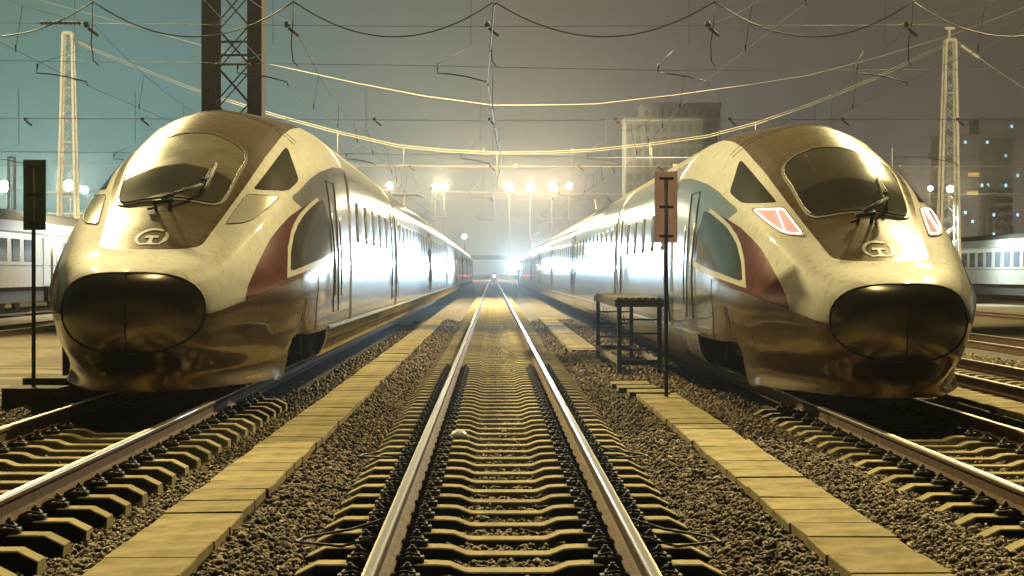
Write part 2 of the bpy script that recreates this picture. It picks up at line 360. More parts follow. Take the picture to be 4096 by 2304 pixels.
    rc = t.nodes.new('ShaderNodeAttribute'); rc.attribute_name = 'red'; rr_ = t.nodes.new('ShaderNodeMapRange'); rr_.inputs[1].default_value = -0.006; rr_.inputs[2].default_value = 0.006; rr_.inputs[3].default_value = 1.0; rr_.inputs[4].default_value = 0.06
    t.links.new(rc.outputs['Fac'], rr_.inputs[0])
    rf = att('roof'); r2_ = t.nodes.new('ShaderNodeMapRange'); r2_.inputs[3].default_value = 0.55; r2_.inputs[4].default_value = 0.12; t.links.new(rf, r2_.inputs[0])
    cm = t.nodes.new('ShaderNodeMath'); cm.operation = 'MULTIPLY'; t.links.new(rr_.outputs[0], cm.inputs[0]); t.links.new(r2_.outputs[0], cm.inputs[1]); t.links.new(cm.outputs[0], b.inputs['Coat Weight'])
    r3_ = t.nodes.new('ShaderNodeMapRange'); r3_.inputs[3].default_value = 0.25; r3_.inputs[4].default_value = 0.12; t.links.new(rf, r3_.inputs[0]); t.links.new(r3_.outputs[0], b.inputs['Specular IOR Level'])
    bu = t.nodes.new('ShaderNodeBump'); bu.inputs['Strength'].default_value = 0.06; bu.inputs['Distance'].default_value = 0.05
    t.links.new(ns, bu.inputs['Height']); t.links.new(bu.outputs[0], b.inputs['Normal'])
    return m
M_livery = train_mat(); NOSE.materials.append(M_livery)

# patches laid on the nose surface -------------------------------------------------
CAML = Vector((-CL, -DL, CAMZ-ZL))/TS                            # camera in left-train coordinates
def ray_cam(p):
    d = Vector(((p[0]-PX)/F, 1.0, -(p[1]-PY)/F)).normalized(); return BVH.ray_cast(CAML, d)
def ray_front(p): return BVH.ray_cast(Vector((p[0], -3, p[1])), Vector((0, 1, 0)))
def ray_top(p): return BVH.ray_cast(Vector((p[0], p[1], 6)), Vector((0, 0, -1)))
def resample(poly, step):
    out = []
    for i in range(len(poly)):
        a = Vector(poly[i]); b = Vector(poly[(i+1) % len(poly)]); n = max(1, int((b-a).length/step+0.5))
        out += [tuple(a.lerp(b, k/n)) for k in range(n)]
    return out
def chaikin(poly, it=1, r=0.2):
    for _ in range(it):
        q = []
        for i in range(len(poly)):
            a = Vector(poly[i]); b = Vector(poly[(i+1) % len(poly)]); q += [tuple(a.lerp(b, r)), tuple(a.lerp(b, 1-r))]
        poly = q
    return poly
def patch(poly, ray, step, off=0.006, thick=0.012):
    """closed thin shell over the nose surface inside poly; returns V, F and the rim points"""
    bd = resample(poly, step); P = np.array(bd); n = len(bd)
    x0, y0 = P.min(0); x1, y1 = P.max(0)
    gx, gy = np.meshgrid(np.arange(x0+step/2, x1, step), np.arange(y0+step/2, y1, step)); Q = np.stack([gx.ravel(), gy.ravel()], 1)
    Q = Q[sdf(bd, Q) > step*0.45]
    pts = bd+[tuple(q) for q in Q]
    r = delaunay_2d_cdt([Vector(p) for p in pts], [], [list(range(n))], 1, 1e-6)
    vv, fc = r[0], r[2]; T = []; B = []; NN = []
    for p in vv:
        h = ray((p[0], p[1]))
        if h[0] is None: h = BVH.find_nearest(Vector(T[-1] if T else (0, 1, 1)))
        nn = smooth_n(h[0], h[2]); NN.append(nn)
        T.append(h[0]+nn*off); B.append(h[0]+nn*(off-thick))
    m = len(T); Fo = []
    for f in fc:
        a, b, c = (T[f[k]] for k in range(3)); nrm = (b-a).cross(c-a)
        hit = BVH.find_nearest(a)[1]
        Fo.append(tuple(f) if nrm.dot(hit) > 0 else tuple(f)[::-1])
    rim = [T[i] for i in range(n)]
    # rim faces from boundary edges
    cnt = {}
    for f in Fo:
        for k in range(len(f)):
            e = (f[k], f[(k+1) % len(f)]); cnt[e] = 1
    Vx = list(T); side = []; NX = list(NN); PN[id(Vx)] = NX; KEEP.append(Vx)
    for e in cnt:                                          # rim walls on their own vertices so that the face shades as one smooth pane
        if (e[1], e[0]) in cnt: continue
        k = len(Vx); Vx += [T[e[1]], T[e[0]], B[e[0]], B[e[1]]]; side.append((k, k+1, k+2, k+3)); w = (T[e[0]]-T[e[1]]).cross(B[e[1]]-T[e[1]]).normalized(); NX += [w]*4
    return Vx, Fo+side, rim
KEEP = []
def mir(V): return [(-v[0], v[1], v[2]) for v in V]
def flip(Fc): return [f[::-1] for f in Fc]
def n2(x, y): return (x, y)

PARTS = []      # (name, verts, faces, material, smooth)
def addp(name, V, Fc, m, smooth=True, both=False):
    nn = PN.get(id(V))
    PARTS.append((name, V, Fc, m, smooth, nn))
    if both: PARTS.append((name, mir(V), flip(Fc), m, smooth, mir(nn) if nn else None))
M_cover = mat('nose_cover_paint', (0.20, 0.17, 0.12), 0.27, 0.8, coat=0.5, noise=(0.7, 0.15, (0.15, 0.13, 0.095)))
def glass_mat(name, dirt_glare):
    m = mat(name, (0.045, 0.04, 0.022), 0.07, 0.0, coat=1.0, spec=0.9)
    t = m.node_tree; b = t.nodes['Principled BSDF']; co = t.nodes.new('ShaderNodeTexCoord')
    def mth(op, a, c=None, d=None):
        n = t.nodes.new('ShaderNodeMath'); n.operation = op
        for i, v in enumerate((a, c, d)):
            if v is None: continue
            if isinstance(v, (int, float)): n.inputs[i].default_value = v
            else: t.links.new(v, n.inputs[i])
        return n.outputs[0]
    def rng_(src, a0, a1, b0=0.0, b1=1.0):
        r = t.nodes.new('ShaderNodeMapRange'); t.links.new(src, r.inputs[0])
        for i, v in enumerate((a0, a1, b0, b1)): r.inputs[1+i].default_value = v
        return r.outputs[0]
    v = t.nodes.new('ShaderNodeTexVoronoi'); v.inputs['Scale'].default_value = 15; t.links.new(co.outputs['Object'], v.inputs['Vector'])
    n = t.nodes.new('ShaderNodeTexNoise'); n.inputs['Scale'].default_value = 2.4; n.inputs['Detail'].default_value = 8; t.links.new(co.outputs['Object'], n.inputs['Vector'])
    spots = mth('MULTIPLY', rng_(v.outputs['Distance'], 0.05, 0.10, 1, 0), rng_(n.outputs['Fac'], 0.40, 0.62))
    # swept sector round the wiper pivot
    sp = t.nodes.new('ShaderNodeSeparateXYZ'); t.links.new(co.outputs['Object'], sp.inputs[0])
    dx = mth('ADD', sp.outputs['X'], 0.02); dy = mth('SUBTRACT', sp.outputs['Y'], 2.05)
    r = mth('SQRT', mth('ADD', mth('MULTIPLY', dx, dx), mth('MULTIPLY', dy, dy)))
    rn = mth('ADD', r, rng_(n.outputs['Fac'], 0.3, 0.7, -0.03, 0.03))
    swept = mth('MULTIPLY', rng_(rn, 1.33, 1.28), rng_(rn, 0.50, 0.56))
    film = mth('MULTIPLY', rng_(swept, 0, 1, 1.0, 0.25), rng_(n.outputs['Fac'], 0.25, 0.75, 0.6, 1.0)); film = mth('MULTIPLY', film, dirt_glare)
    y = t.nodes.new('ShaderNodeMixRGB'); t.links.new(film, y.inputs[0]); y.inputs[1].default_value = (0.035, 0.032, 0.018, 1); y.inputs[2].default_value = (0.40, 0.34, 0.18, 1)
    x = t.nodes.new('ShaderNodeMixRGB'); t.links.new(mth('MULTIPLY', spots, 0.8), x.inputs[0]); t.links.new(y.outputs[0], x.inputs[1]); x.inputs[2].default_value = (0.7, 0.65, 0.5, 1)
    t.links.new(x.outputs[0], b.inputs['Base Color'])
    t.links.new(mth('ADD', mth('MULTIPLY', film, 0.35), 0.06), b.inputs['Roughness'])
    return m
M_glassL = glass_mat('dusty_glare_windscreen_glass', 0.75); M_glassR = glass_mat('windscreen_glass', 0.18); M_glass = 'GLASS'  # left pane's stronger gold film is dust plus glare painted into the colour
M_sglass = mat('side_glass', (0.05, 0.045, 0.022), 0.12, 0.0, coat=0.0, spec=0.3, noise=(1.5, 0.5, (0.09, 0.075, 0.035)))
M_white = mat('white_trim', (0.80, 0.77, 0.66), 0.4, coat=0.3)
M_chrome = mat('bright_trim', (0.78, 0.74, 0.60), 0.25, 0.5, coat=0.5, noise=(9, 0.5, (0.40, 0.32, 0.20)))
M_lens = mat('lamp_lens', (0.88, 0.84, 0.70), 0.22, 0.3, coat=1.0)
M_lensred = mat('tail_lamp_lens', (0.75, 0.50, 0.42), 0.12, 0.1, coat=1.0, emis=(1.0, 0.50, 0.40), estr=0.6)
M_lampred = mat('tail_lamp_strip', (0.9, 0.2, 0.2), 0.3, emis=(1.0, 0.50, 0.42), estr=3.5)
M_lampwhite = mat('head_lamp_glow', (0.9, 0.9, 0.9), 0.3, emis=(1.0, 0.93, 0.75), estr=2.0)

# coupler cover: flat-topped oval in front view
cov = []
for k in range(64):
    a = 2*math.pi*k/64; c, s_ = math.cos(a), math.sin(a)
    ex = 0.62 if s_ > 0 else 0.85
    cov.append((0.835*math.copysign(abs(c)**ex, c), 1.10+(0.46 if s_ > 0 else -0.47)*abs(s_)**(0.80 if s_ > 0 else 0.95)*(1 if s_ > 0 else 1)))
V, Fc, rim = patch(cov, ray_front, 0.035, 0.0, 0.016)
EX_ = [(i, j) for i in (0, 2, 4, 6) for j in range(0, 6) if i+j <= 7]
def bas(x, z): return np.stack([(x/0.83)**i*((z-1.1)/0.46)**j for i, j in EX_], 1)
nt_ = len(PN[id(V)]); Pv = np.array([tuple(v) for v in V]); cf = np.linalg.lstsq(bas(Pv[:, 0], Pv[:, 2]), Pv[:, 1], rcond=None)[0]
yn = bas(Pv[:, 0], Pv[:, 2])@cf; h_ = 0.01
gx_ = (bas(Pv[:, 0]+h_, Pv[:, 2])@cf-yn)/h_; gz_ = (bas(Pv[:, 0], Pv[:, 2]+h_)@cf-yn)/h_
nn_ = np.stack([gx_, -np.ones(len(yn)), gz_], 1); nn_ /= np.linalg.norm(nn_, axis=1)[:, None]
old = PN[id(V)]; m_ = sum(1 for _ in rim)
for i in range(len(V)):
    if i < len(old): V[i] = Vector((Pv[i, 0], min(yn[i], Pv[i, 1])-0.012, Pv[i, 2]))
    if i < len(old): old[i] = Vector(nn_[i])
rim = [Vector((r.x, min(r.y, float((bas(np.array([r.x]), np.array([r.z]))@cf)[0]))-0.012, r.z)) for r in rim]
addp('nose_cover', V, Fc, M_cover)
sb = MB(); sb.tube(rim, 0.015, 6, closed=True); addp('cover_seal', sb.v, sb.f, M_black)
sm = MB(); pts = []
for z in np.linspace(1.22, 0.64, 16):
    pts.append(Vector((0, float((bas(np.array([0.0]), np.array([z]))@cf)[0])-0.018, z)))
sm.tube(pts, 0.010, 5); addp('cover_seam', sm.v, sm.f, M_black)

# windscreen and its frame, half outline in plan (x, y) mirrored
def plan(ptsn):
    o = []
    for p in ptsn:
        h = ray_cam(p); o.append((max(0.0, h[0].x), h[0].y))
    return o
WO = plan([(1110/1.9815+100, 826), (1500/1.9815+100, 826), (1580/1.9815+100, 812), (1640/1.9815+100, 764), (1700/1.9815+100, 703), (1765/1.9815+100, 653), (1762/1.9815+100, 617), (1680/1.9815+100, 577), (1550/1.9815+100, 547), (1400/1.9815+100, 534)])
ymin = WO[1][1]; ymax = WO[-1][1]+0.02
half = [(0.30, ymin-0.01)]+WO[1:-1]+[(0.25, ymax)]
full = half+[(-x, y) for x, y in half[::-1]]
full = chaikin(full, 2, 0.22)
V, Fc, rim = patch(full, ray_top, 0.05, 0.012, 0.02); addp('windscreen_frame', V, Fc, M_chrome)
cx, cy = 0.0, (ymin+ymax)/2
inner = [(x*0.955, cy+(y-cy)*0.955+0.0) for x, y in full]
V, Fc, rim = patch(inner, ray_top, 0.05, 0.020, 0.014); addp('windscreen', V, Fc, M_glass)
sb = MB(); sb.tube(rim, 0.008, 6, closed=True); addp('windscreen_seal', sb.v, sb.f, M_black)

rs = MB()
for y in (6.05, 6.30):
    L = []
    for x in np.linspace(-1.15, 1.15, 36):
        h = ray_top((x, y+0.25*abs(x)**2)); L.append(h[0]+h[1]*0.002)
    rs.tube(L, 0.006, 4, cap=False)
    addp('roof_seam', rs.v, rs.f, M_dark); rs = MB()
# side features traced on the near side, mirrored to the other
TRI = chaikin([(1016, 753), (1059, 698), (1140, 590), (1152, 597), (1193, 715), (1188, 730), (1150, 764), (1024, 758)], 1, 0.15)
V, Fc, rim = patch(TRI, ray_cam, 9, 0.006, 0.012); addp('cab_quarter_window', V, Fc, M_sglass, both=True)
HL = chaikin([(906, 897), (928, 862), (983, 784), (996, 779), (1109, 784), (1114, 791), (1069, 834), (1008, 880), (968, 893)], 1, 0.12)
VH, FH, rimH = patch(HL, ray_cam, 8, 0.006, 0.014)
hs = MB(); hs.tube(rimH, 0.007, 5, closed=True)
SW = chaikin([(1270, 806), (1240, 832), (1210, 864), (1190, 900), (1175, 935), (1162, 1011), (1161, 1087), (1291, 1031), (1335, 1001), (1330, 930), (1305, 860), (1290, 800)], 1, 0.10)
V, Fc, rim = patch(SW, ray_cam, 10, 0.012, 0.012); addp('cab_side_window', V, Fc, M_sglass, both=True)
FR = [(1268, 790), (1226, 826), (1200, 853), (1178, 890), (1164, 925), (1151, 990), (1148, 1113), (1301, 1056), (1345, 1015), (1335, 990), (1300, 1015), (1172, 1070), (1174, 1011), (1186, 940), (1220, 870), (1280, 815)]
V, Fc, rim = patch(FR, ray_cam, 9, 0.006, 0.012); addp('window_surround', V, Fc, M_white, both=True)

# emblem: open ring round an upright rail section, in plan on the hood
def strip(pts_o, pts_i): return pts_o+pts_i[::-1]
EY, EX, ER = 1.46, 0.0, 0.20
ey = lambda u, w: (EX+u*ER*1.02, EY+w*ER*1.15)            # u across, w back along the hood
def arc(a0, a1, ro, ri, n=20, fx=1.0):
    o = [ey(ro*math.cos(R(a0+(a1-a0)*k/n)), ro*math.sin(R(a0+(a1-a0)*k/n))) for k in range(n+1)]
    i = [ey(ri(k/n)*math.cos(R(a0+(a1-a0)*k/n)), ri(k/n)*math.sin(R(a0+(a1-a0)*k/n))) for k in range(n+1)]
    return strip(o, i)
pcs = [arc(52, 232, 1.0, lambda t: 1-0.24*(0.35+0.65*math.sin(math.pi*(0.2+0.8*t)))),
       arc(-52, 40, 1.0, lambda t: 1-0.26*(0.25+0.75*math.sin(math.pi*min(1, t*0.9+0.05)))),
       [ey(*p) for p in [(-0.42, -0.08), (-0.36, 0.18), (0.38, 0.18), (0.40, -0.06), (0.11, -0.08), (0.11, -0.55), (0.20, -0.68), (0.66, -0.78), (0.66, -0.88), (-0.66, -0.88), (-0.66, -0.78), (-0.20, -0.68), (-0.11, -0.55), (-0.11, -0.08)]]]
eb = MB()
for p in pcs:
    V, Fc, _ = patch(p, ray_top, 0.03, 0.005, 0.006); eb.add(V, Fc)
addp('emblem', eb.v, eb.f, M_white)

# wiper
def onn(x, y, off):
    h = ray_top((x, y)); return h[0]+h[1]*off
wb = MB()
base = onn(-0.02, 2.20, 0.0)
wb.tube([onn(-0.10, 2.19, 0.0), onn(-0.09, 2.20, 0.10)], 0.022, 8); wb.tube([onn(0.08, 2.19, 0.0), onn(0.08, 2.22, 0.11)], 0.026, 8)
wb.tube([onn(-0.13, 2.2, 0.10), onn(0.12, 2.23, 0.12)], 0.03, 8)
wb.tube([onn(-0.20, 2.17, 0.03), onn(-0.10, 2.19, 0.03)], 0.016, 6)
for s_ in (-0.020, 0.020):
    wb.tube([onn(-0.02, 2.24+s_, 0.13), onn(0.20, 2.46+s_, 0.15), onn(0.40, 2.72+s_, 0.13)], [0.018, 0.013, 0.011], 6)
wb.tube([onn(0.39, 2.70, 0.13), onn(0.43, 2.95, 0.11), onn(0.44, 3.25, 0.07)], 0.013, 6)
wb.tube([onn(0.37, 2.74, 0.12), onn(0.40, 2.98, 0.10), onn(0.41, 3.22, 0.07)], 0.010, 6)
wb.tube([onn(0.40, 2.85, 0.14), onn(0.34, 2.80, 0.13)], 0.016, 6)
WB = (wb.v, wb.f)
bl = MB(); bl.tube([onn(0.37, 2.56, 0.035), onn(0.41, 2.85, 0.035), onn(0.44, 3.15, 0.035), onn(0.45, 3.46, 0.035)], 0.016, 6)
bl.tube([onn(0.385, 2.66, 0.06), onn(0.42, 2.95, 0.075), onn(0.45, 3.3, 0.06)], 0.011, 6)

# ------------------------------------------------------------------ carriages
SECT = [Vector(p) for p in rowcurve(rows[-1], np.linspace(0, 6, 73))]      # roof centre -> sill at the end of the nose
def sect_x(z):
    for a, b in zip(SECT, SECT[1:]):
        if (a.z-z)*(b.z-z) <= 0 and a.z != b.z: return a.x+(b.x-a.x)*(a.z-z)/(a.z-b.z)
    return 1.68
skirt_prof = [(1.66, 0.695), (1.655, 0.60), (1.62, 0.46), (1.56, 0.34), (1.47, 0.25), (1.36, 0.20)]
def silver_mat():
    m = mat('brushed_body_silver', (0.72, 0.72, 0.70), 0.17, 0.92, coat=0.3)
    t = m.node_tree; b = t.nodes['Principled BSDF']; co = t.nodes.new('ShaderNodeTexCoord'); mp = t.nodes.new('ShaderNodeMapping')
    mp.inputs['Scale'].default_value = (1, 6, 0.4); t.links.new(co.outputs['Object'], mp.inputs[0])
    n = t.nodes.new('ShaderNodeTexNoise'); n.inputs['Scale'].default_value = 1.6; n.inputs['Detail'].default_value = 4; t.links.new(mp.outputs[0], n.inputs['Vector'])
    u = t.nodes.new('ShaderNodeBump'); u.inputs['Strength'].default_value = 0.12; u.inputs['Distance'].default_value = 0.03
    t.links.new(n.outputs['Fac'], u.inputs['Height']); t.links.new(u.outputs[0], b.inputs['Normal'])
    q = t.nodes.new('ShaderNodeMapRange'); q.inputs[3].default_value = 0.10; q.inputs[4].default_value = 0.34; t.links.new(n.outputs['Fac'], q.inputs[0]); t.links.new(q.outputs[0], b.inputs['Roughness'])
    return m
M_silver = silver_mat()
M_roofc = mat('carriage_roof_paint', (0.50, 0.46, 0.38), 0.32, 0.5, noise=(1.2, 0.5, (0.32, 0.27, 0.18)))
M_win = mat('carriage_window_glass', (0.58, 0.60, 0.62), 0.22, 0.92, coat=1.0, spec=0.8)

def carriage_mesh(y0, y1, nose=False):
    """body shell of one carriage, split roof / side materials"""
    prof = [(p.x, p.z) for p in SECT]
    pr = prof+[(-x, z) for x, z in prof[::-1][:-1]] if False else None
    left = [(-x, z) for x, z in prof[::-1]]; right = prof[1:]
    ring = left+right
    ys = [y0, y0+0.05]+list(np.linspace(y0+0.6, y1-0.6, 8))+[y1-0.05, y1]
    sc = [0.965, 1.0]+[1.0]*8+[1.0, 0.965]
    V = []; Fc = []; mi = []
    n = len(ring)
    for y, s_ in zip(ys, sc):
        for x, z in ring: V.append((x*s_, y, 0.7+(z-0.7)*(0.99 if s_ < 1 else 1)))
    for i in range(len(ys)-1):
        for j in range(n-1):
            Fc.append((i*n+j, i*n+j+1, (i+1)*n+j+1, (i+1)*n+j)); z = (ring[j][1]+ring[j+1][1])/2
            mi.append(1 if z > 3.72 else 0)
    Fc.append(tuple(range(n))[::-1]); Fc.append(tuple(range((len(ys)-1)*n, len(ys)*n))); mi += [1, 1]
    return V, Fc, mi
def side_panel(y0, y1, z0, z1, off, side, nz=8, th=0.012):
    V = []; Fc = []; zs = np.linspace(z0, z1, nz)
    for o_ in (off, off-th):
        for z in zs:
            for y in (y0, y1): V.append((side*(sect_x(z)+o_), y, z))
    k = 2*nz
    for i in range(nz-1):
        a = 2*i; q = (a, a+1, a+3, a+2); Fc.append(q if side > 0 else q[::-1])
    rimf = [(0, k, k+1, 1), (2*nz-2, 2*nz-1, k+2*nz-1, k+2*nz-2)]
    for i in range(nz-1):
        a = 2*i; rimf += [(a, a+2, k+a+2, k+a), (a+1, k+a+1, k+a+3, a+3)]
    Fc += [q if side > 0 else q[::-1] for q in rimf]
    return V, Fc
def make_carriage(root, y0, y1, ysk0, doors, wins, protos={}):
    key = round(y1-y0, 2)
    V, Fc, mi = carriage_mesh(y0, y1)
    c = mesh_obj('carriage', V, Fc, None, root, True, mats=[M_silver, M_roofc], midx=mi)
    for s_ in (-1, 1):
        sk = MB()
        P = [(s_*x, z) for x, z in skirt_prof]; n = len(P)
        segs = []; y = ysk0
        while y < y1-0.3:
            L = min(random.choice((1.1, 1.7, 2.3)), y1-0.1-y); segs.append((y, y+L)); y += L+random.choice((0.02, 0.02, 0.22))
        for a, b in segs:
            Vv = [(x, yy, z) for yy in (a, b) for x, z in P]+[(x-s_*0.04, yy, z) for yy in (a, b) for x, z in P]
            Ff = []
            for j in range(n-1):
                q = (j, j+1, n+j+1, n+j); Ff.append(q if s_ < 0 else q[::-1])
            Ff += [tuple(list(range(n))+list(range(3*n-1, 2*n-1, -1))), tuple(list(range(n, 2*n))+list(range(4*n-1, 3*n-1, -1)))]
            sk.add(Vv, Ff)
        sk.build('skirt', M_silver, c, True)
        si = MB(); si.bar((s_*1.672, ysk0, 0.715), (s_*1.672, y1-0.05, 0.715), 0.02, 0.035)
        si.build('sill_rail', M_chrome, c)
    ub = MB(); ub.box(-1.30, 1.30, y0 if ysk0 >= y0 else ysk0, y1, 0.22, 0.70); ub.build('underframe', M_dark, c)
    for w0, w1 in wins:
        for s_ in (-1, 1):
            V, Fc = side_panel(w0, w1, 2.13, 2.92, 0.003, s_, 8, 0.004); mesh_obj('window', V, Fc, M_win, c, True)
    for d0 in doors:
        for s_ in (-1, 1):
            V, Fc = side_panel(d0, d0+0.85, 0.95, 3.12, 0.006, s_, 14); d = mesh_obj('door', V, Fc, M_silver, c, True)
            fr = MB(); zs = np.linspace(0.93, 3.14, 16)
            loop = [(s_*(sect_x(z)+0.006), d0-0.012, z) for z in zs]+[(s_*(sect_x(z)+0.006), d0+0.862, z) for z in zs[::-1]]
            fr.tube(loop, 0.009, 5, closed=True)
            fr.build('door_seal', M_black, c)
            h = MB(); h.tube([(s_*(sect_x(z)+0.03), d0-0.10, z) for z in np.linspace(1.25, 2.5, 5)], 0.014, 6); h.build('door_handle', M_chrome, c, True)
    return c

def bogie(root, yc):
    b = MB()
    b.box(-1.15, -0.98, yc-1.7, yc+1.7, 0.42, 0.66); b.box(0.98, 1.15, yc-1.7, yc+1.7, 0.42, 0.66); b.box(-0.98, 0.98, yc-0.3, yc+0.3, 0.35, 0.62)
    bo = b.build('bogie', M_dark, root)
    for dy in (-1.25, 1.25):
        w = MB()
        for s_ in (-1, 1):
            w.tube([(s_*0.69, yc+dy, 0.43), (s_*0.82, yc+dy, 0.43)], 0.43, 28); w.tube([(s_*0.665, yc+dy, 0.43), (s_*0.69, yc+dy, 0.43)], 0.455, 28)
        w.tube([(-0.7, yc+dy, 0.43), (0.7, yc+dy, 0.43)], 0.09, 10)
        w.build('wheelset', M_iron, bo)
        for s_ in (-1, 1):
            ax = MB(); ax.box(min(s_*1.15, s_*1.27), max(s_*1.15, s_*1.27), yc+dy-0.18, yc+dy+0.18, 0.30, 0.58)
            ax.build('axle_box', M_iron, bo)

CARL = 23.3
def make_train(C, D, Z0, label, tail):
    root = empty('high_speed_train', (C, D, Z0), label, 'train', 'high-speed trains facing the camera')
    root.scale = (TS, TS, TS)
    nb = bpy.data.objects.new('nose_body', NOSE); COL.objects.link(nb); nb.parent = root
    for name, V, Fc, m, sm, nn in PARTS:
        o = mesh_obj(name, V, Fc, (M_glassR if tail else M_glassL) if m == 'GLASS' else m, root, sm)
        if nn: o.data.normals_split_custom_set_from_vertices([tuple(n) for n in nn])
    w = mesh_obj('wiper', WB[0], WB[1], M_iron, root, True); bl.build('wiper_blade', M_black, w, True)
    for s_ in (1, -1):
        V = VH if s_ > 0 else mir(VH); Ff = FH if s_ > 0 else flip(FH)
        h = mesh_obj('tail_lamp' if tail else 'headlight', V, Ff, M_lensred if tail else M_lens, root, True)
        nn = PN[id(VH)]; h.data.normals_split_custom_set_from_vertices([(n[0]*s_, n[1], n[2]) for n in nn])
        sv = hs.v if s_ > 0 else mir(hs.v); mesh_obj('lamp_seal', sv, hs.f if s_ > 0 else flip(hs.f), M_black, h, True)
        if tail:
            cen = sum((Vector(p) for p in rimH), Vector())/len(rimH)
            L = MB(); L.tube([Vector(p).lerp(cen, 0.13)+Vector((0.004, -0.004, 0.008)) for p in rimH], 0.012, 6, closed=True)
            a = Vector(rimH[int(len(rimH)*0.33)]).lerp(cen, 0.15); b_ = Vector(rimH[int(len(rimH)*0.86)]).lerp(cen, 0.15)
            L.tube([a+Vector((0.01, -0.01, 0.012)), b_+Vector((0.01, -0.01, 0.012))], 0.011, 6)
            mesh_obj('light_strip', L.v if s_ > 0 else mir(L.v), L.f if s_ > 0 else flip(L.f), M_lampred, h, True)
    # details on the nose flank: inspection hatch and cab door
    for s_ in (-1, 1):
        hb = MB(); pts = []
        for y, z in ((3.55, 1.22), (3.72, 1.22), (3.72, 0.90), (3.55, 0.90)):
            h = BVH.ray_cast(Vector((4*s_, y, z)), Vector((-s_, 0, 0))); pts.append(h[0]+h[1]*0.004)
        pts2 = []
        for i in range(4):
            a = pts[i]; b_ = pts[(i+1) % 4]; pts2 += [a.lerp(b_, k/4) for k in range(4)]
        hb.tube(pts2, 0.005, 5, closed=True)
        hb.add([p-Vector((0, 0.02*k, 0)) for k, p in enumerate([pts[0].lerp(pts[2], 0.55)]*1)], [])
        hb.build('service_hatch', M_dark, root)
        for y in (4.86,):
            L = []
            for z in np.linspace(0.73, 1.60, 12):
                h = BVH.ray_cast(Vector((4*s_, y, z)), Vector((-s_, 0, 0))); L.append(h[0]+h[1]*0.002)
            q = MB(); q.tube(L, 0.006, 5); q.build('panel_seam', M_dark, root)
        # cab door
        L = []
        zs = np.linspace(0.95, 3.02, 16)
        for y, zz in ((7.15, zs), (7.95, zs[::-1])):
            for z in zz:
                h = BVH.ray_cast(Vector((4*s_, y, z)), Vector((-s_, 0, 0))); L.append(h[0]+h[1]*0.004)
        q = MB(); q.tube(L, 0.011, 5, closed=True); dd = q.build('cab_door_seal', M_black, root)
        for y in (7.02, 8.08):
            L = [BVH.ray_cast(Vector((4*s_, y, z)), Vector((-s_, 0, 0))) for z in np.linspace(1.2, 2.5, 6)]
            q = MB(); q.tube([h[0]+h[1]*0.035 for h in L], 0.014, 6); q.build('grab_rail', M_chrome, root, True)
    for s_ in (-1, 1):
        snow = MB(); snow.bar((s_*0.76, 1.9, 0.30), (s_*0.76, 1.9, 0.06), 0.10, 0.06); snow.build('rail_guard', M_iron, root)
    ub = MB(); ub.box(-0.9, 0.9, 2.1, 3.1, 0.25, 0.65); ub.box(-1.35, 1.35, 3.2, 10, 0.66, 0.9); ub.build('underframe', M_dark, root)
    bogie(root, 5.0)
    wins = [(11.6+2.05*k, 11.6+2.05*k+1.45) for k in range(5)]
    make_carriage(root, 10.0, CARL, 6.6, [CARL-1.3], wins)
    y = CARL+0.12
    for k in range(7):
        L = 23.6
        if k < 3:
            wins = [(y+1.9+2.02*j, y+1.9+2.02*j+1.42) for j in range(10)]
            c = make_carriage(root, y, y+L, y+0.1, [y+0.45, y+L-1.3], wins); last = (c, y)
            if k == 2: c3 = c; y3 = y
        else:
            c = c3.copy(); COL.objects.link(c); c.parent = root; c.location = (0, y-y3, 0)
            for ch in c3.children:
                d = ch.copy(); COL.objects.link(d); d.parent = c
        if k < 4:
            g = MB(); g.box(-1.35, 1.35, y-0.11, y-0.01, 0.8, 3.6); g.build('gangway', M_black, root)
        if k == 1:
            p = MB(); yc = y+L*0.5
            p.box(-0.5, 0.5, yc-0.8, yc+0.8, 4.12, 4.3)
            p.tube([(0, yc+0.5, 4.3), (0, yc-0.7, 4.75), (0, yc+0.4, 5.25)], 0.035, 8)
            for dy in (-0.12, 0.12): p.tube([(-0.85, yc+0.4+dy, 5.15), (-0.6, yc+0.4+dy, 5.28), (0.6, yc+0.4+dy, 5.28), (0.85, yc+0.4+dy, 5.15)], 0.022, 6)
            p.build('pantograph', M_masty, root)
        y += L+0.12
    return root
TL = make_train(CL, DL, ZL, 'pale high-speed train with red cab swoosh and unlit headlights on the left track', False)
TR = make_train(CRT, DR, ZR, 'high-speed train with glowing red tail lamps and clearer windscreen on the right track', True)

# ------------------------------------------------------------------ ground
def hz(x): return np.interp(x, [-5.2, -2.7, 2.9, 4.1, 12], [0.05, 0.0, 0.0, -0.085, -0.10])
def zb(x, y):
    x = np.asarray(x, float); z = np.full(x.shape, -0.205)
    for c in (0.10, CL, CRT, 8.5):
        d = np.abs(x-c)
        z = np.minimum(z, np.where(d < 1.75, -0.30+0.095*np.clip((d-1.35)/0.4, 0, 1), 0.0))
    z = np.where(x < CL-1.9, -0.30, z)
    return z+hz(x)
gx = np.concatenate([np.linspace(-400, -40, 7), np.linspace(-36, -8, 12), np.linspace(-7.5, 11, 75), np.linspace(12, 40, 14), np.linspace(60, 400, 6)])
gy = np.concatenate([[-30, 0, 5], np.linspace(8, 60, 105), np.linspace(62, 200, 50), np.linspace(230, 1500, 12)])
XX, YY = np.meshgrid(gx, gy); ZZ = zb(XX, YY)-0.03+rng.normal(0, 0.012, XX.shape)*(np.abs(XX) < 11)*(YY < 62)
V = np.stack([XX.ravel(), YY.ravel(), ZZ.ravel()], 1); nx = len(gx); Fc = []; mi = []
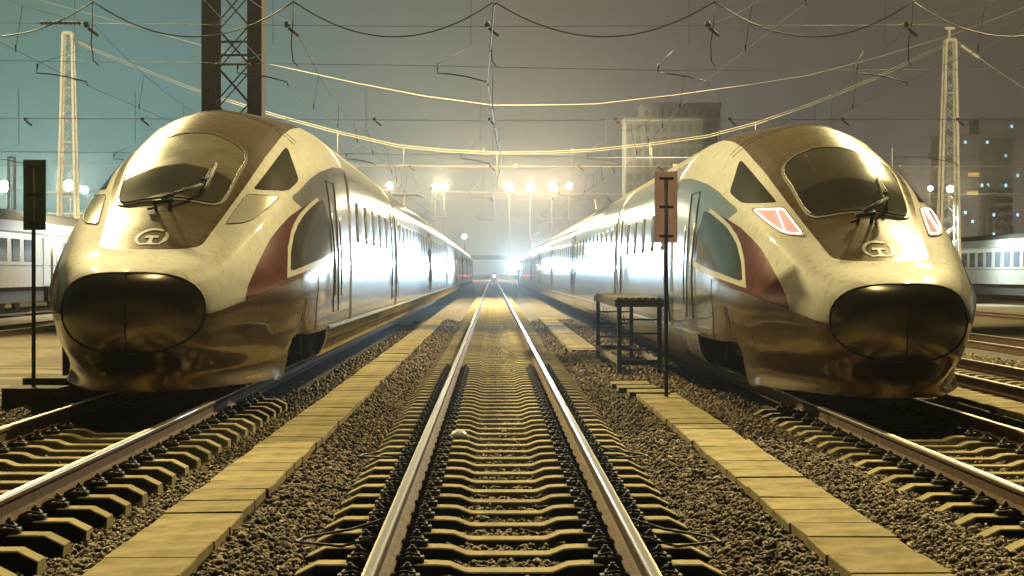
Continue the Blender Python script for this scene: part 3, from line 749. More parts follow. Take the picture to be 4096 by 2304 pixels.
for i in range(len(gy)-1):
    for j in range(nx-1):
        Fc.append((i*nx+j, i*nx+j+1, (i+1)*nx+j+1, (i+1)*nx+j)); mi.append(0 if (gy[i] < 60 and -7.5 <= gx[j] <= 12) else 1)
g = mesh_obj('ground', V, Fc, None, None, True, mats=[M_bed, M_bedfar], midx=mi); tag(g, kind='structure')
M_road = mat('service_road', (0.30, 0.25, 0.15), 0.9, noise=(0.8, 0.6, (0.18, 0.15, 0.08)), bump=(30, 0.3, 0.01))
rd = MB(); rd.box(-17.5, -6.9, 12, 33.5, -0.50, -0.285); tag(rd.build('road', M_road), kind='structure')

# stones
PHI = (1+5**0.5)/2
ico = np.array([(-1, PHI, 0), (1, PHI, 0), (-1, -PHI, 0), (1, -PHI, 0), (0, -1, PHI), (0, 1, PHI), (0, -1, -PHI), (0, 1, -PHI), (PHI, 0, -1), (PHI, 0, 1), (-PHI, 0, -1), (-PHI, 0, 1)])/1.9
icf = np.array([(0,11,5),(0,5,1),(0,1,7),(0,7,10),(0,10,11),(1,5,9),(5,11,4),(11,10,2),(10,7,6),(7,1,8),(3,9,4),(3,4,2),(3,2,6),(3,6,8),(3,8,9),(4,9,5),(2,4,11),(6,2,10),(8,6,7),(9,8,1)])
SLR, SRR = (-2.33, -1.77), (2.03, 2.61)
def occupied(x, y):
    o = np.zeros(x.shape, bool)
    o |= (x > SLR[0]-0.02) & (x < SLR[1]+0.02)
    o |= (x > SRR[0]-0.02) & (x < SRR[1]+0.02) & ((y < 25.2))
    o |= (x > 6.4) & (x < 6.95)
    for c, ph in ((0.10, 9.32), (CL, 9.5), (CRT, 9.42), (8.5, 9.3)):
        k = np.abs(((y-ph+0.3) % 0.6)-0.3)
        o |= (np.abs(x-c) < 1.31) & (k < 0.135)
        o |= (np.abs(np.abs(x-c)-0.7535) < 0.13)
    return o
def scatter(name, n, yr, xr, size, label=None):
    y = yr[0]*(yr[1]/yr[0])**rng.random(n*2); x = xr[0]+(xr[1]-xr[0])*rng.random(n*2)
    keep = (~occupied(x, y)) & (np.abs(x/y+0.0) < 0.345)
    keep &= ~((np.abs(x-CL) < 0.95) & (y > 21)) & ~((np.abs(x-CRT) < 0.95) & (y > 21)) & ~((x < -6.7))
    x = x[keep][:n]; y = y[keep][:n]; n = len(x)
    z = zb(x, y)+rng.uniform(-0.022, 0.020, n)
    ing = np.zeros(n, bool)
    for c in (0.10, CL, CRT): ing |= np.abs(x-c) < 0.62
    z = z+np.where(ing, rng.uniform(0, 0.02, n), 0)
    s = rng.uniform(size[0], size[1], n)
    V = np.repeat(ico[None], n, 0)*(1+rng.normal(0, 0.20, (n, 12, 1)))
    V *= rng.uniform(0.6, 1.25, (n, 1, 3))
    q = rng.normal(size=(n, 4)); q /= np.linalg.norm(q, axis=1)[:, None]; a, b, c, d = q.T
    Rm = np.stack([1-2*(c*c+d*d), 2*(b*c-a*d), 2*(b*d+a*c), 2*(b*c+a*d), 1-2*(b*b+d*d), 2*(c*d-a*b), 2*(b*d-a*c), 2*(c*d+a*b), 1-2*(b*b+c*c)], 1).reshape(n, 3, 3)
    V = np.einsum('nij,nkj->nki', Rm, V)*s[:, None, None]+np.stack([x, y, z], 1)[:, None]
    Fa = (icf[None]+(np.arange(n)*12)[:, None, None]).reshape(-1)
    me = bpy.data.meshes.new(name); me.vertices.add(n*12); me.vertices.foreach_set('co', V.astype(np.float32).ravel())
    nf = n*20; me.loops.add(nf*3); me.loops.foreach_set('vertex_index', Fa.astype(np.int32))
    me.polygons.add(nf); me.polygons.foreach_set('loop_start', np.arange(nf, dtype=np.int32)*3); me.polygons.foreach_set('loop_total', np.full(nf, 3, np.int32))
    me.update(calc_edges=True); me.materials.append(M_stone)
    o = bpy.data.objects.new(name, me); COL.objects.link(o); return o
DENS = 1.0
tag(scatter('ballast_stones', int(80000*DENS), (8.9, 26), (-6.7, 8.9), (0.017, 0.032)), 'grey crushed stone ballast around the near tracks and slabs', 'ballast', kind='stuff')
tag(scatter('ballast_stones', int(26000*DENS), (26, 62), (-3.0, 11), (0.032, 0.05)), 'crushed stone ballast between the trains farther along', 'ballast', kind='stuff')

# ------------------------------------------------------------------ rails and sleepers
def rail_mesh(xc, y0, y1, name='rail', z=0.0):
    pr = [(-.075,-.176),(.075,-.176),(.075,-.164),(.030,-.150),(.009,-.138),(.0085,-.052),(.034,-.040),(.0365,-.034),(.0365,-.012),(.032,-.003),(.018,0),(-.018,0),(-.032,-.003),(-.0365,-.012),(-.0365,-.034),(-.034,-.040),(-.0085,-.052),(-.009,-.138),(-.030,-.150),(-.075,-.164)]
    n = len(pr); ys = [y0]+[y for y in (15, 30, 60, 120, 200) if y0 < y < y1]+[y1]
    V = [(x, y, z) for y in ys for x, z in pr]; Fc = []; mi = []
    for i in range(len(ys)-1):
        for j in range(n):
            k = (j+1) % n; Fc.append((i*n+j, i*n+k, (i+1)*n+k, (i+1)*n+j)); mi.append(1 if 8 <= j <= 12 else 0)
    Fc.append(tuple(range(n))); mi.append(0)
    o = mesh_obj(name, V, [f[::-1] for f in Fc], None, None, False, loc=(xc, 0, z), mats=[M_rust, M_railtop], midx=mi)
    return o
TZ = {0.10: 0.0, CL: ZL, CRT: ZR, 8.5: -0.10}
for c, nm, y0, y1, yl in ((0.10, 'centre track', 6, 420, None), (CL, 'track under the left train', 9, 300, None), (CRT, 'track under the right train', 9, 300, None), (8.5, 'first empty track right of the right train', 14, 300, None)):
    for s_, sd in ((-1, 'left'), (1, 'right')):
        tag(rail_mesh(c+s_*0.7535, y0, y1, z=TZ[c]), '%s steel rail of the %s' % (sd, nm), 'rail', 'steel rails')

def sleeper_mesh():
    P = [(-1.30, -.255), (-1.17, -.190), (-.44, -.190), (-.36, -.196), (-.27, -.232), (-.24, -.236), (.24, -.236), (.27, -.232), (.36, -.196), (.44, -.190), (1.17, -.190), (1.30, -.255)]
    V = []
    for x, z in P:
        V += [(x, -.150, -.42), (x, -.086, z-.008), (x, -.076, z), (x, .076, z), (x, .086, z-.008), (x, .150, -.42)]
    Fc = []
    for i in range(len(P)-1):
        a = 6*i; b = a+6
        for k in range(5): Fc.append((a+k, b+k, b+k+1, a+k+1))
    Fc += [(0, 1, 2, 3, 4, 5), tuple(range(6*(len(P)-1), 6*len(P)))[::-1]]
    return V, Fc
SV, SF = sleeper_mesh()
def clip_mesh():
    b = MB()
    b.box(-0.055, 0.055, -0.07, 0.07, -0.19, -0.15)
    b.tube([(-0.04, 0, -0.16), (-0.04, 0, -0.085)], 0.014, 8); b.tube([(-0.04, 0, -0.125), (-0.04, 0, -0.10)], 0.026, 6)
    b.tube([(0.035, -0.05, -0.15), (-0.02, -0.065, -0.125), (-0.075, -0.04, -0.14), (-0.08, 0, -0.145), (-0.075, 0.04, -0.14), (-0.02, 0.065, -0.125), (0.035, 0.05, -0.15)], 0.010, 6)
    b.box(-0.11, -0.05, -0.05, 0.05, -0.19, -0.155)
    return b
cb = clip_mesh()
SLEEP = None
def sleepers(c, ys, clips_to, lab):
    global SLEEP
    for i, y in enumerate(ys):
        if SLEEP is None:
            base = empty('concrete_sleeper', (c, y, TZ[c]), '', 'sleeper', 'concrete sleepers'); s = mesh_obj('sleeper_beam', SV, SF, M_conc, base)
            far = mesh_obj('concrete_sleeper', SV, SF, M_conc); COL.objects.unlink(far)
            ch = []
            for rx_, sg in ((-.7535, 1), (-.7535, -1), (.7535, 1), (.7535, -1)):
                o = cb.build('rail_fastener', M_iron, base, True) if not ch else ch[0].copy()
                if ch: COL.objects.link(o); o.parent = base
                o.location = (rx_-sg*0.125, 0, 0); o.scale = (sg, 1, 1); ch.append(o)
            SLEEP = (base, far); o = base
        elif y < clips_to: o = dup(SLEEP[0], (c, y, TZ[c]))
        else:
            o = SLEEP[1].copy(); COL.objects.link(o); o.location = (c, y, TZ[c])
        o['label'] = lab(i, y); o['category'] = 'sleeper'; o['group'] = 'concrete sleepers'
def where(y): return 'in the foreground' if y < 16 else ('level with the train noses' if y < 24 else 'between the two trains, seen small')
ORD = ['first','second','third','fourth','fifth','sixth','seventh','eighth','ninth','tenth','eleventh','twelfth','thirteenth','fourteenth','fifteenth','sixteenth','seventeenth','eighteenth','nineteenth','twentieth']
def ordw(i):
    if i < 20: return ORD[i]
    tens = {2:'twenty',3:'thirty',4:'forty',5:'fifty',6:'sixty',7:'seventy',8:'eighty',9:'ninety'}
    h = i+1; pre = 'hundred and ' if h > 100 else ''
    if h == 100: return 'hundredth'
    h = h % 100
    if h == 0: return 'two hundredth'
    if h <= 20: return pre+ORD[h-1]
    t, u = divmod(h, 10)
    return pre+(tens[t][:-1]+'ieth' if u == 0 else tens[t]+'-'+ORD[u-1])
sleepers(0.10, [9.32+0.6*k for k in range(150)], 30, lambda i, y: 'concrete sleeper of the centre track, %s from the bottom of the view' % ordw(i))
sleepers(CL, [9.5+0.6*k for k in range(-1, 22)], 30, lambda i, y: 'concrete sleeper before the left train, %s counted from the camera' % ordw(i))
sleepers(CRT, [9.42+0.6*k for k in range(0, 22)], 30, lambda i, y: 'concrete sleeper before the right train, %s counted from the camera' % ordw(i))
sleepers(8.5, [9.3+0.6*k for k in range(25, 42)], 0, lambda i, y: 'concrete sleeper of the empty track at the right edge, %s from the camera' % ordw(i))
fs = MB()
for k in range(150, 420):
    y = 9.32+0.6*k
    fs.add([(x+0.10, yy+y, z) for x, yy, z in SV], SF)
tag(fs.build('distant_sleepers', M_conc), 'sleepers of the centre track running to the vanishing point', 'sleepers', kind='stuff')

# ------------------------------------------------------------------ walkway slabs
def slab(x0, x1, y0, L, z, tilt=0.0, tx=0.0):
    w = x1-x0; b = bmesh.new(); bmesh.ops.create_cube(b, size=1.0)
    for v in b.verts: v.co = Vector((v.co.x*w, v.co.y*(L-0.012), v.co.z*0.075))
    bmesh.ops.bevel(b, geom=b.edges[:], offset=0.006, segments=1, affect='EDGES')
    for v in b.verts: v.co += Vector((random.uniform(-1, 1), random.uniform(-1, 1), random.uniform(-1, 1)))*0.0015
    me = bpy.data.meshes.new('walkway_slab'); b.to_mesh(me); b.free(); me.materials.append(M_slab)
    o = bpy.data.objects.new('walkway_slab', me); COL.objects.link(o)
    o.location = ((x0+x1)/2, y0+L/2, z-0.0375); o.rotation_euler = (tilt, tx, random.uniform(-0.012, 0.012)); return o
def row(x0, x1, y0, y1, lab, grp, z=-0.126):
    y = y0; i = 0
    while y < y1:
        L = random.choice((0.56, 0.6, 0.6, 0.64)); j = random.uniform(-0.010, 0.010); L2 = L
        o = slab(x0+j, x1+j, y, L2, z+random.uniform(-0.006, 0.004), random.uniform(-0.016, 0.016), random.uniform(-0.016, 0.016))
        tag(o, lab(i), 'slab', grp); y += L; i += 1
row(*SLR, 8.6, 60, lambda i: 'concrete walkway slab left of the centre track, %s from the camera' % ordw(i), 'walkway slabs left of the centre track')
row(*SRR, 8.6, 22.6, lambda i: 'concrete walkway slab right of the centre track, %s from the camera' % ordw(i), 'walkway slabs right of the centre track')
for k, (y, xo) in enumerate(((22.9, -0.10), (23.8, -0.18), (24.6, -0.22))):
    tag(slab(2.03+xo, 2.61+xo, y, 0.5, -0.10, 0.02, 0), '%s loose walkway slab laid behind the red-faced sign post' % ORD[k], 'slab', 'loose slabs')
row(1.75, 2.35, 36, 62, lambda i: 'distant walkway slab beyond the inspection platform, %s of them' % ordw(i), 'distant slabs on the right')
row(6.4, 6.93, 17.5, 24.5, lambda i: 'walkway slab at the right edge beside the right train, %s from the camera' % ordw(i), 'walkway slabs beyond the right train')
st = MB(); st.tube([(0, 0, -0.235), (0, 0, -0.17), (0, 0, -0.13), (0, 0, -0.11)], [0.115, 0.105, 0.07, 0.02], 14)
tag(st.build('pale_stone', M_white, None, True, (-0.36, 17.45, 0.0)), 'smooth pale domed stone lying on a centre track sleeper', 'stone')
for x, sg, nm in ((-0.65, -1, 'left'), (0.86, 1, 'right')):
    for y in (10.7, 15.6):
        q = MB(); q.tube([(x+sg*0.06, y-0.5, -0.08), (x+sg*0.30, y-0.45, -0.15), (x+sg*0.62, y-0.15, -0.17), (x+sg*0.60, y+0.05, -0.175), (x+sg*0.30, y+0.30, -0.16), (x+sg*0.06, y+0.35, -0.09)], 0.010, 6)
        tag(q.build('bond_cable', M_black, None, True), 'black bonding cable looped outside the %s rail of the centre track, %s' % (nm, 'near the bottom' if y < 12 else 'farther up'), 'cable')
# ------------------------------------------------------------------ sign posts (seen from the back)
def signpost(x, y, zbase, z0, z1, w, mface, label):
    r = empty('sign_post', (x, y, zbase), label, 'sign')
    p = MB(); p.tube([(0, 0, 0), (0, 0, z1-zbase-0.08)], 0.027, 10); p.build('post', M_iron, r, True)
    b = MB(); b.box(-w/2, w/2, 0.040, 0.052, z0-zbase, z1-zbase); b.build('board', mface, r)
    for z in (z1-zbase-0.10, (z0+z1)/2-zbase, z0-zbase+0.09):
        k = MB(); k.box(-w*0.3, w*0.3, -0.034, 0.040, z-0.018, z+0.018); k.build('bracket', M_iron, r)
    return r
M_signg = mat('sign_back_green', (0.16, 0.20, 0.14), 0.6, 0.0, noise=(3, 0.5, (0.11, 0.13, 0.08)))
M_signr = mat('sign_back_red', (0.42, 0.28, 0.26), 0.5, 0.1, noise=(2.5, 0.9, (0.40, 0.31, 0.17)))
for _m, _c, _f in ((M_signr, (0.60, 0.48, 0.46, 1), 0.5), (M_signg, (0.12, 0.16, 0.10, 1), 0.4)):
    _t = _m.node_tree; _tr = _t.nodes.new('ShaderNodeBsdfTranslucent'); _mx = _t.nodes.new('ShaderNodeMixShader'); _mx.inputs[0].default_value = _f
    _tr.inputs[0].default_value = _c; _t.links.new(_t.nodes['Principled BSDF'].outputs[0], _mx.inputs[1]); _t.links.new(_tr.outputs[0], _mx.inputs[2])
    _t.links.new(_mx.outputs[0], _t.nodes['Material Output'].inputs['Surface'])
signpost(-5.93, 21.0, 0.10, 2.13, 3.04, 0.292, M_signg, 'dark green sign board seen from behind, on a post in a concrete block at left')
signpost(2.385, 22.3, -0.12, 1.99, 2.97, 0.315, M_signr, 'reddish sign board seen from behind, on a post rising from the right walkway')
bk = MB(); bk.box(-6.27, -5.55, 20.75, 21.35, -0.42, 0.10)
M_block = mat('dark_concrete', (0.16, 0.14, 0.10), 0.9, noise=(3, 0.7, (0.08, 0.07, 0.05)), bump=(20, 0.4, 0.02))
tag(bk.build('concrete_block', M_block), 'large concrete footing block under the green sign post', 'block')
bk = MB(); bk.box(-6.45, -5.62, 22.3, 22.9, -0.40, 0.13)
tag(bk.build('concrete_block', M_block), 'lower concrete block just behind the sign footing', 'block')
er = empty('derail_device', (-6.0, 24.0, -0.28), 'dark trackside box with leaning bracket beside the left train', 'trackside device')
q = MB(); q.box(-0.30, 0.22, -0.2, 0.2, 0.0, 0.80); q.build('housing', M_dark, er)
q = MB(); q.bar((0.30, 0, 0), (0.44, 0.0, 1.25), 0.12, 0.10); q.bar((0.38, 0.0, 1.25), (-0.05, 0.0, 0.82), 0.06, 0.05); q.bar((0.3, 0.05, 0.62), (0.85, 0.05, 0.62), 0.03, 0.05); q.bar((0.3, 0.05, 0.25), (0.85, 0.05, 0.25), 0.05, 0.08); q.build('bracket', M_dark, er)
# ------------------------------------------------------------------ inspection platform
pr_ = empty('inspection_platform', (2.5, 28.0, -0.25), 'tall slatted inspection platform with steel legs beside the right train', 'platform')
px0, px1, py0, py1, pz = -0.33, 0.40, 0.0, 5.8, 1.40
M_plank = mat('weathered_planks', (0.26, 0.22, 0.15), 0.8, noise=(5, 0.6, (0.25, 0.19, 0.10)))
dk = MB()
for k in range(7):
    x = px0+0.02+(px1-px0-0.04)*k/6; dk.box(x-0.045, x+0.045, py0+0.02, py1, pz-0.035, pz)
dk.build('deck', M_plank, pr_)
fr = MB(); fr.box(px0-0.06, px1+0.06, py0-0.04, py0+0.02, pz-0.16, pz-0.037); fr.box(px0-0.06, px1+0.06, py1-0.02, py1+0.04, pz-0.16, pz-0.037)
fr.box(px0-0.062, px0, py0+0.022, py1-0.022, pz-0.15, pz-0.037); fr.box(px1, px1+0.062, py0+0.022, py1-0.022, pz-0.15, pz-0.037); fr.build('deck_frame', M_mastd, pr_)
for x in (px0+0.02, px1-0.02):
    for y in (py0+0.06, py1-0.06):
        q = MB(); q.bar((x, y, 0), (x, y, pz-0.16), 0.075, 0.075); q.build('leg', M_mastd, pr_)
q = MB()
for z in (0.50, 0.78, 1.02):
    for y in (py0+0.06, py1-0.06): q.bar((px0+0.02, y, z), (px1-0.02, y, z), 0.03, 0.03)
q.bar((px0+0.02, py0+0.06, 0.28), (px1-0.02, py0+0.06, 0.28), 0.06, 0.09)
q.bar((px0+0.02, py1-0.06, 0.28), (px1-0.02, py1-0.06, 0.28), 0.06, 0.09); q.build('rung', M_mastd, pr_)
q = MB()
for x in (px0+0.02, px1-0.02): q.bar((x, py0+0.12, 0.28), (x, py1-0.12, 0.28), 0.08, 0.08)
q.build('lower_beam', M_plank, pr_)
q = MB(); q.tube([(px1+0.1, py0+0.1, 0.05), (px1+0.07, py0+0.1, 2.3)], 0.018, 8); q.tube([(px1+0.17, py0+0.1, 1.0), (px1+0.07, py0+0.1, 2.3)], 0.012, 8); q.build('handrail', M_mastd, pr_, True)
# ------------------------------------------------------------------ lattice masts
lamp('SPOT', (-17, 64, 5.5), 60000, (1.0, 0.88, 0.60), 0.3, (-25, 95, 12), spot_size=R(70), spot_blend=0.6)  # this and the next spots are added, without fixtures, to brighten masts and cables
lamp('SPOT', (19, 64, 5.5), 34000, (1.0, 0.86, 0.55), 0.3, (27, 95, 12), spot_size=R(70), spot_blend=0.6)
lamp('SPOT', (7, 58, 4.2), 2600, (1.0, 0.88, 0.60), 0.3, (0, 95, 11), spot_size=R(90), spot_blend=0.6)
def at(xn, yn, Y): return Vector(((xn-PX)/F*Y, Y, CAMZ+(PY-yn)/F*Y))
def lattice(name, loc, H, w0, w1, m, label, panels, leg=0.09, br=0.05, lean=0.0, cat='mast', arms=False):
    r = empty(name, loc, label, cat)
    def corner(t, sx, sy): w = w0+(w1-w0)*t; return Vector((sx*w/2+lean*t, sy*w/2*0.8, H*t))
    for sx in (-1, 1):
        for sy in (-1, 1):
            q = MB(); q.bar(corner(0, sx, sy), corner(1, sx, sy), leg, leg); q.build('leg', m, r)
    q = MB()
    for k in range(panels):
        a, b = k/panels, (k+1)/panels
        for sy in (-1, 1):
            q.bar(corner(a, -1, sy), corner(b, 1, sy), br, 0.02); q.bar(corner(a, 1, sy), corner(b, -1, sy), br, 0.02)
        for sx in (-1, 1):
            q.bar(corner(a, sx, -1), corner(b, sx, 1), br, 0.02)
        if k % 4 == 0:
            for sy in (-1, 1): q.bar(corner(a, -1, sy), corner(a, 1, sy), br, 0.03)
    for sy in (-1, 1): q.bar(corner(1, -1, sy), corner(1, 1, sy), leg, leg)
    q.build('bracing', m, r)
    return r
YM = 95.0
lm = lattice('headspan_mast', (-24.8, YM, -0.3), 15.9, 1.25, 0.52, M_masty, 'tall pale lattice mast standing behind the parked coach at left', 20, 0.14, 0.085, lean=0.0)
rm = lattice('headspan_mast', (26.6, YM, -0.3), 15.5, 1.25, 0.55, M_masty, 'tall pale lattice mast rising beyond the right train', 20, 0.14, 0.085, lean=0.15)
q = MB(); q.bar((0.1, 0, 15.5), (0.1, 0, 16.2), 0.12); q.box(-0.15, 0.4, -0.1, 0.1, 16.1, 16.25); q.build('finial', M_masty, rm)
for z, x0, x1 in ((6.6, -1.6, 0.5), (5.35, -1.6, 0.8)):
    q = MB(); q.bar((x0, 0, z), (x1, 0, z), 0.10); q.build('cross_arm', M_masty, lm)
lattice('distant_lattice_mast', (-71, 240, -0.3), 19.0, 1.1, 0.9, M_masty, 'small distant lattice mast at the far left edge of the yard', 16, 0.16, 0.09)
# big dark column: two built-up posts with lattice between, behind the left train
cm = empty('gantry_column', (-6.84, 43.0, -0.3), 'massive dark steel lattice column rising behind the left train', 'gantry column')
CW = 0.60
for sx in (-1, 1):
    q = MB(); x = sx*CW
    q.box(x-0.19, x+0.19, -0.42, -0.38, 0, 12.5); q.box(x-0.19, x-0.15, -0.378, 0.378, 0, 12.5) if sx < 0 else q.box(x+0.15, x+0.19, -0.378, 0.378, 0, 12.5)
    q.build('post', M_mastd, cm)
    q = MB(); x = sx*(CW-0.0)-sx*0.02
    q.box(x-0.17, x+0.17, 0.38, 0.42, 0, 12.5); q.box(x-0.02, x+0.02, -0.376, 0.376, 0, 12.5); q.build('post', M_mastd, cm)
q = MB(); zs = [0.2+1.02*k for k in range(12)]
for i, (a, b) in enumerate(zip(zs, zs[1:])):
    for y in (-0.36, 0.36):
        q.bar((-CW+0.15, y, a), (CW-0.15, y, b), 0.075, 0.03); q.bar((CW-0.15, y+0.035, a), (-CW+0.15, y+0.035, b), 0.075, 0.03)
q.build('bracing', M_mastd, cm)
for z in (7.6, 7.95):
    q = MB(); q.bar((-CW+0.1, -0.3, z), (CW-0.1, -0.3, z), 0.10, 0.05); q.build('tie_bar', M_mastd, cm)

# ------------------------------------------------------------------ overhead line
def sagline(a, b, sag, n=14):
    a = Vector(a); b = Vector(b)
    return [a.lerp(b, k/n)-Vector((0, 0, sag*4*(k/n)*(1-k/n))) for k in range(n+1)]
def wire(name, pts, r, m, parent=None, n=5):
    q = MB(); q.tube(pts, r, n); return q.build(name, m, parent, True)
def insul(parent, p, d, L=0.5, m=None, r=0.045):
    d = Vector(d).normalized(); q = MB(); p = Vector(p); k = 9; pts = [p+d*(L*(i/(2*k))-L/2) for i in range(2*k+1)]
    q.tube(pts, [r*0.35 if i % 2 == 0 else r for i in range(2*k+1)], 8); return q.build('insulator', m or M_insul, parent, True)
PK = [-17.4, -13.0, -8.6, -4.28, 0.03, 4.78, 9.05, 13.3, 17.6, 22.0]
def cross_span(Y, m, mi, r, lab, x0, x1, zk=7.42, zs=6.66, zu=6.93, zl=6.02, detail=True):
    root = empty('cross_span', (0, Y, 0), lab, 'overhead wires', 'cross spans over the tracks')
    for a, b in zip(PK, PK[1:]):
        if b < x0 or a > x1: continue
        if detail: wire('span_wire', sagline((a, 0, zk), (b, 0, zk), zk-zs, 16), r, m, root)
    wire('upper_wire', [(x0, 0, zu+0.05), (-1, 0, zu-0.05), (x1, 0, zu)], r*0.35, m, root)
    wire('lower_wire', [(x0, 0, zl+0.15), (-2, 0, zl+0.03), (4, 0, zl-0.09), (x1, 0, zl-0.06)], r*0.35, m, root)
    for c in PK:
        if not (x0 < c < x1): continue
        if detail:
            wire('jumper_cable', [(c, 0, zk), (c-0.02, 0, zk-0.5), (c-0.07, 0.1, zk-0.9), (c-0.04, 0.2, zk-1.25), (c+0.05, 0.3, zk-1.35)], r*0.9, m, root)
        ax = c-1.22
        q = MB(); q.tube([(ax+0.02, 0, zl+0.06), (ax+0.0, 0, zl-0.14), (ax+0.28, 0, zl-0.16), (ax+0.65, 0, zl-0.22), (ax+1.08, 0, zl-0.33), (ax+1.10, 0, zl-0.42)], [0.03]+[0.016]*5, 6); q.build('registration_arm', m if detail else mi, root, True)
        wire('stay', [(ax+0.02, 0, zl+0.06), (ax+0.5, 1.5, zl+0.55)], r*0.3, m, root)
        q = MB(); q.tube([(c-0.16, 0, zu+0.05), (c-0.13, 0, zu-0.06)], 0.06, 8); q.tube([(c-0.11, 0, zu-0.08), (c+0.10, 0.05, zu-0.24)], 0.035, 8); q.build('clamp', mi if not detail else m, root, True)
        wire('dropper', [(c-0.5, 0.4, zk+1.0), (c-0.5, 0.4, zl+0.5)], r*0.35, m, root)
    return root
cs = cross_span(35.0, M_wire, M_insul, 0.016, 'nearest dark sagging cross span wires with hanging jumper cables', -12.5, 13.5)
insul(cs, (-9.3, 0, 6.96), (1, 0, 0), 0.9, M_insul, 0.05); insul(cs, (-5.6, 0, 6.07), (1, 0, 0), 0.8, M_insul, 0.04)
cross_span(61.0, M_wirel, M_insul, 0.03, 'second cross span, thin pale wires with amber clamps', -22, 22, zk=7.5, zs=7.1, zu=7.35, zl=6.0, detail=False)
cross_span(87.0, M_wirel, M_insul, 0.035, 'third cross span, faint pale wires above the far carriages', -30, 30, zk=7.3, zs=7.0, zu=7.3, zl=5.9, detail=False)
cross_span(125.0, M_wirel, M_insul, 0.035, 'fourth cross span, faintest wires near the floodlights', -36, 36, zk=7.3, zs=7.0, zu=7.3, zl=5.9, detail=False)
SUP = [-15, 9, 35, 61, 87, 125, 175]
for c, nm, wx in ((0.03, 'centre track', None), (-4.28, 'left train track', None), (4.78, 'right train track', None), (9.05, 'empty track at right', None), (-8.6, 'tracks left of the left train', None)):
    r = empty('overhead_line', (0, 0, 0), 'contact and catenary wires hung over the %s' % nm, 'overhead wires', 'overhead lines along the tracks')
    st = [-0.25 if k % 2 == 0 else 0.28 for k in range(len(SUP))]
    if c == 0.03: st = [0.3, 0.22, -0.14, 0.33, 0.02, 0.28, 0.0]
    zc = 5.66
    pts = []
    for k, y in enumerate(SUP): pts.append((c+st[k], y, zc))
    wire('contact_wire', pts, 0.010 if c == 0.03 else 0.006, M_wirel if c == 0.03 else M_wire, r, 5)
    mp = []
    for k in range(len(SUP)-1):
        seg = sagline((c-0.02, SUP[k], zc+1.30), (c-0.02, SUP[k+1], zc+1.30), 0.75, 10); mp += seg if k == 0 else seg[1:]
    wire('messenger_wire', mp, 0.006, M_wire, r, 5)
    for k in range(1, 4):
        for t in (0.2, 0.4, 0.6, 0.8):
            y = SUP[k]+(SUP[k+1]-SUP[k])*t; z1 = zc+1.30-0.75*4*t*(1-t); xx = c+st[k]+(st[k+1]-st[k])*t
            q = MB(); q.tube([(c-0.02, y, z1), (xx, y, zc+0.02)], 0.006, 4); q.tube([(xx, y, zc+0.10), (xx, y, zc-0.03)], 0.016, 5); q.build('dropper', M_wire, r)
# pale head-span cables slung between the tall masts
def cable(px, Y, r, lab, double=True):
    root = empty('headspan_cable', (0, Y, 0), lab, 'cable', 'pale head-span cables')
    P = [at(x, y, Y)-Vector((0, Y, 0)) for x, y in px]
    r *= 0.62; wire('cable_strand', P, r, M_wirel, root)
    if double: wire('cable_strand', [p-Vector((0, 0.3, 0.14)) for p in P], r, M_wirel, root)
    return root, P
c1, P1 = cable([(278, 143), (350, 185), (600, 285), (811, 366), (1113, 461), (1350, 525), (1590, 580), (1790, 600), (1988, 609), (2200, 606), (2385, 596), (2600, 573), (2830, 541), (3022, 490), (3250, 410), (3500, 308), (3785, 172)], YM, 0.035, 'lower pale cable sagging from mast to mast')
c2, P2 = cable([(-60, -50), (160, 0), (600, 122), (1033, 246), (1431, 334), (1700, 385), (1972, 421), (2200, 420), (2385, 416), (2700, 380), (3000, 338), (3228, 302), (3500, 232), (3792, 145), (4096, 30), (4250, -30)], YM, 0.032, 'upper pale cable crossing the whole sky', False)
c3, P3 = cable([(3825, 160), (3850, 185), (4000, 290), (4096, 352), (4250, 440)], YM, 0.035, 'short pale cable running right from the tall mast', False)
insul(c3, Vector(P3[1])*1.0+Vector((0.45, 0, -0.30)), (1, 0, -0.7), 1.3, M_wirel, 0.16)
insul(c1, Vector(P1[1]), (1, 0, -0.5), 1.1, M_wirel, 0.12)
for k in (5, 8, 11, 13):
    p = Vector(P1[k]); wire('hanger', [p, Vector((p.x, 0, p.z-2.2))], 0.02, M_wirel, c1)
c4, P4 = cable([(400, 655), (1300, 660), (2100, 664), (2900, 668), (3790, 690), (4200, 692)], YM, 0.014, 'thin straight pale wire above the floodlights', False)
for x in (1385, 2063, 2700): 
    p = at(x, 664, YM); q = MB(); q.box(p.x-0.12, p.x+0.12, -0.1, 0.1, p.z-0.10, p.z+0.12); q.build('clamp', M_wirel, c4)
for xn in (3895,): 
    p = at(xn, 697, YM); insul(c4, (p.x, 0, p.z), (1, 0, 0), 0.65, mat('amber_insulator', (0.8, 0.6, 0.25), 0.3), 0.16)
    p = at(xn-5, 769, YM); insul(c4, (p.x, 0, p.z), (1, 0, 0), 0.65, MATS['amber_insulator'], 0.14)

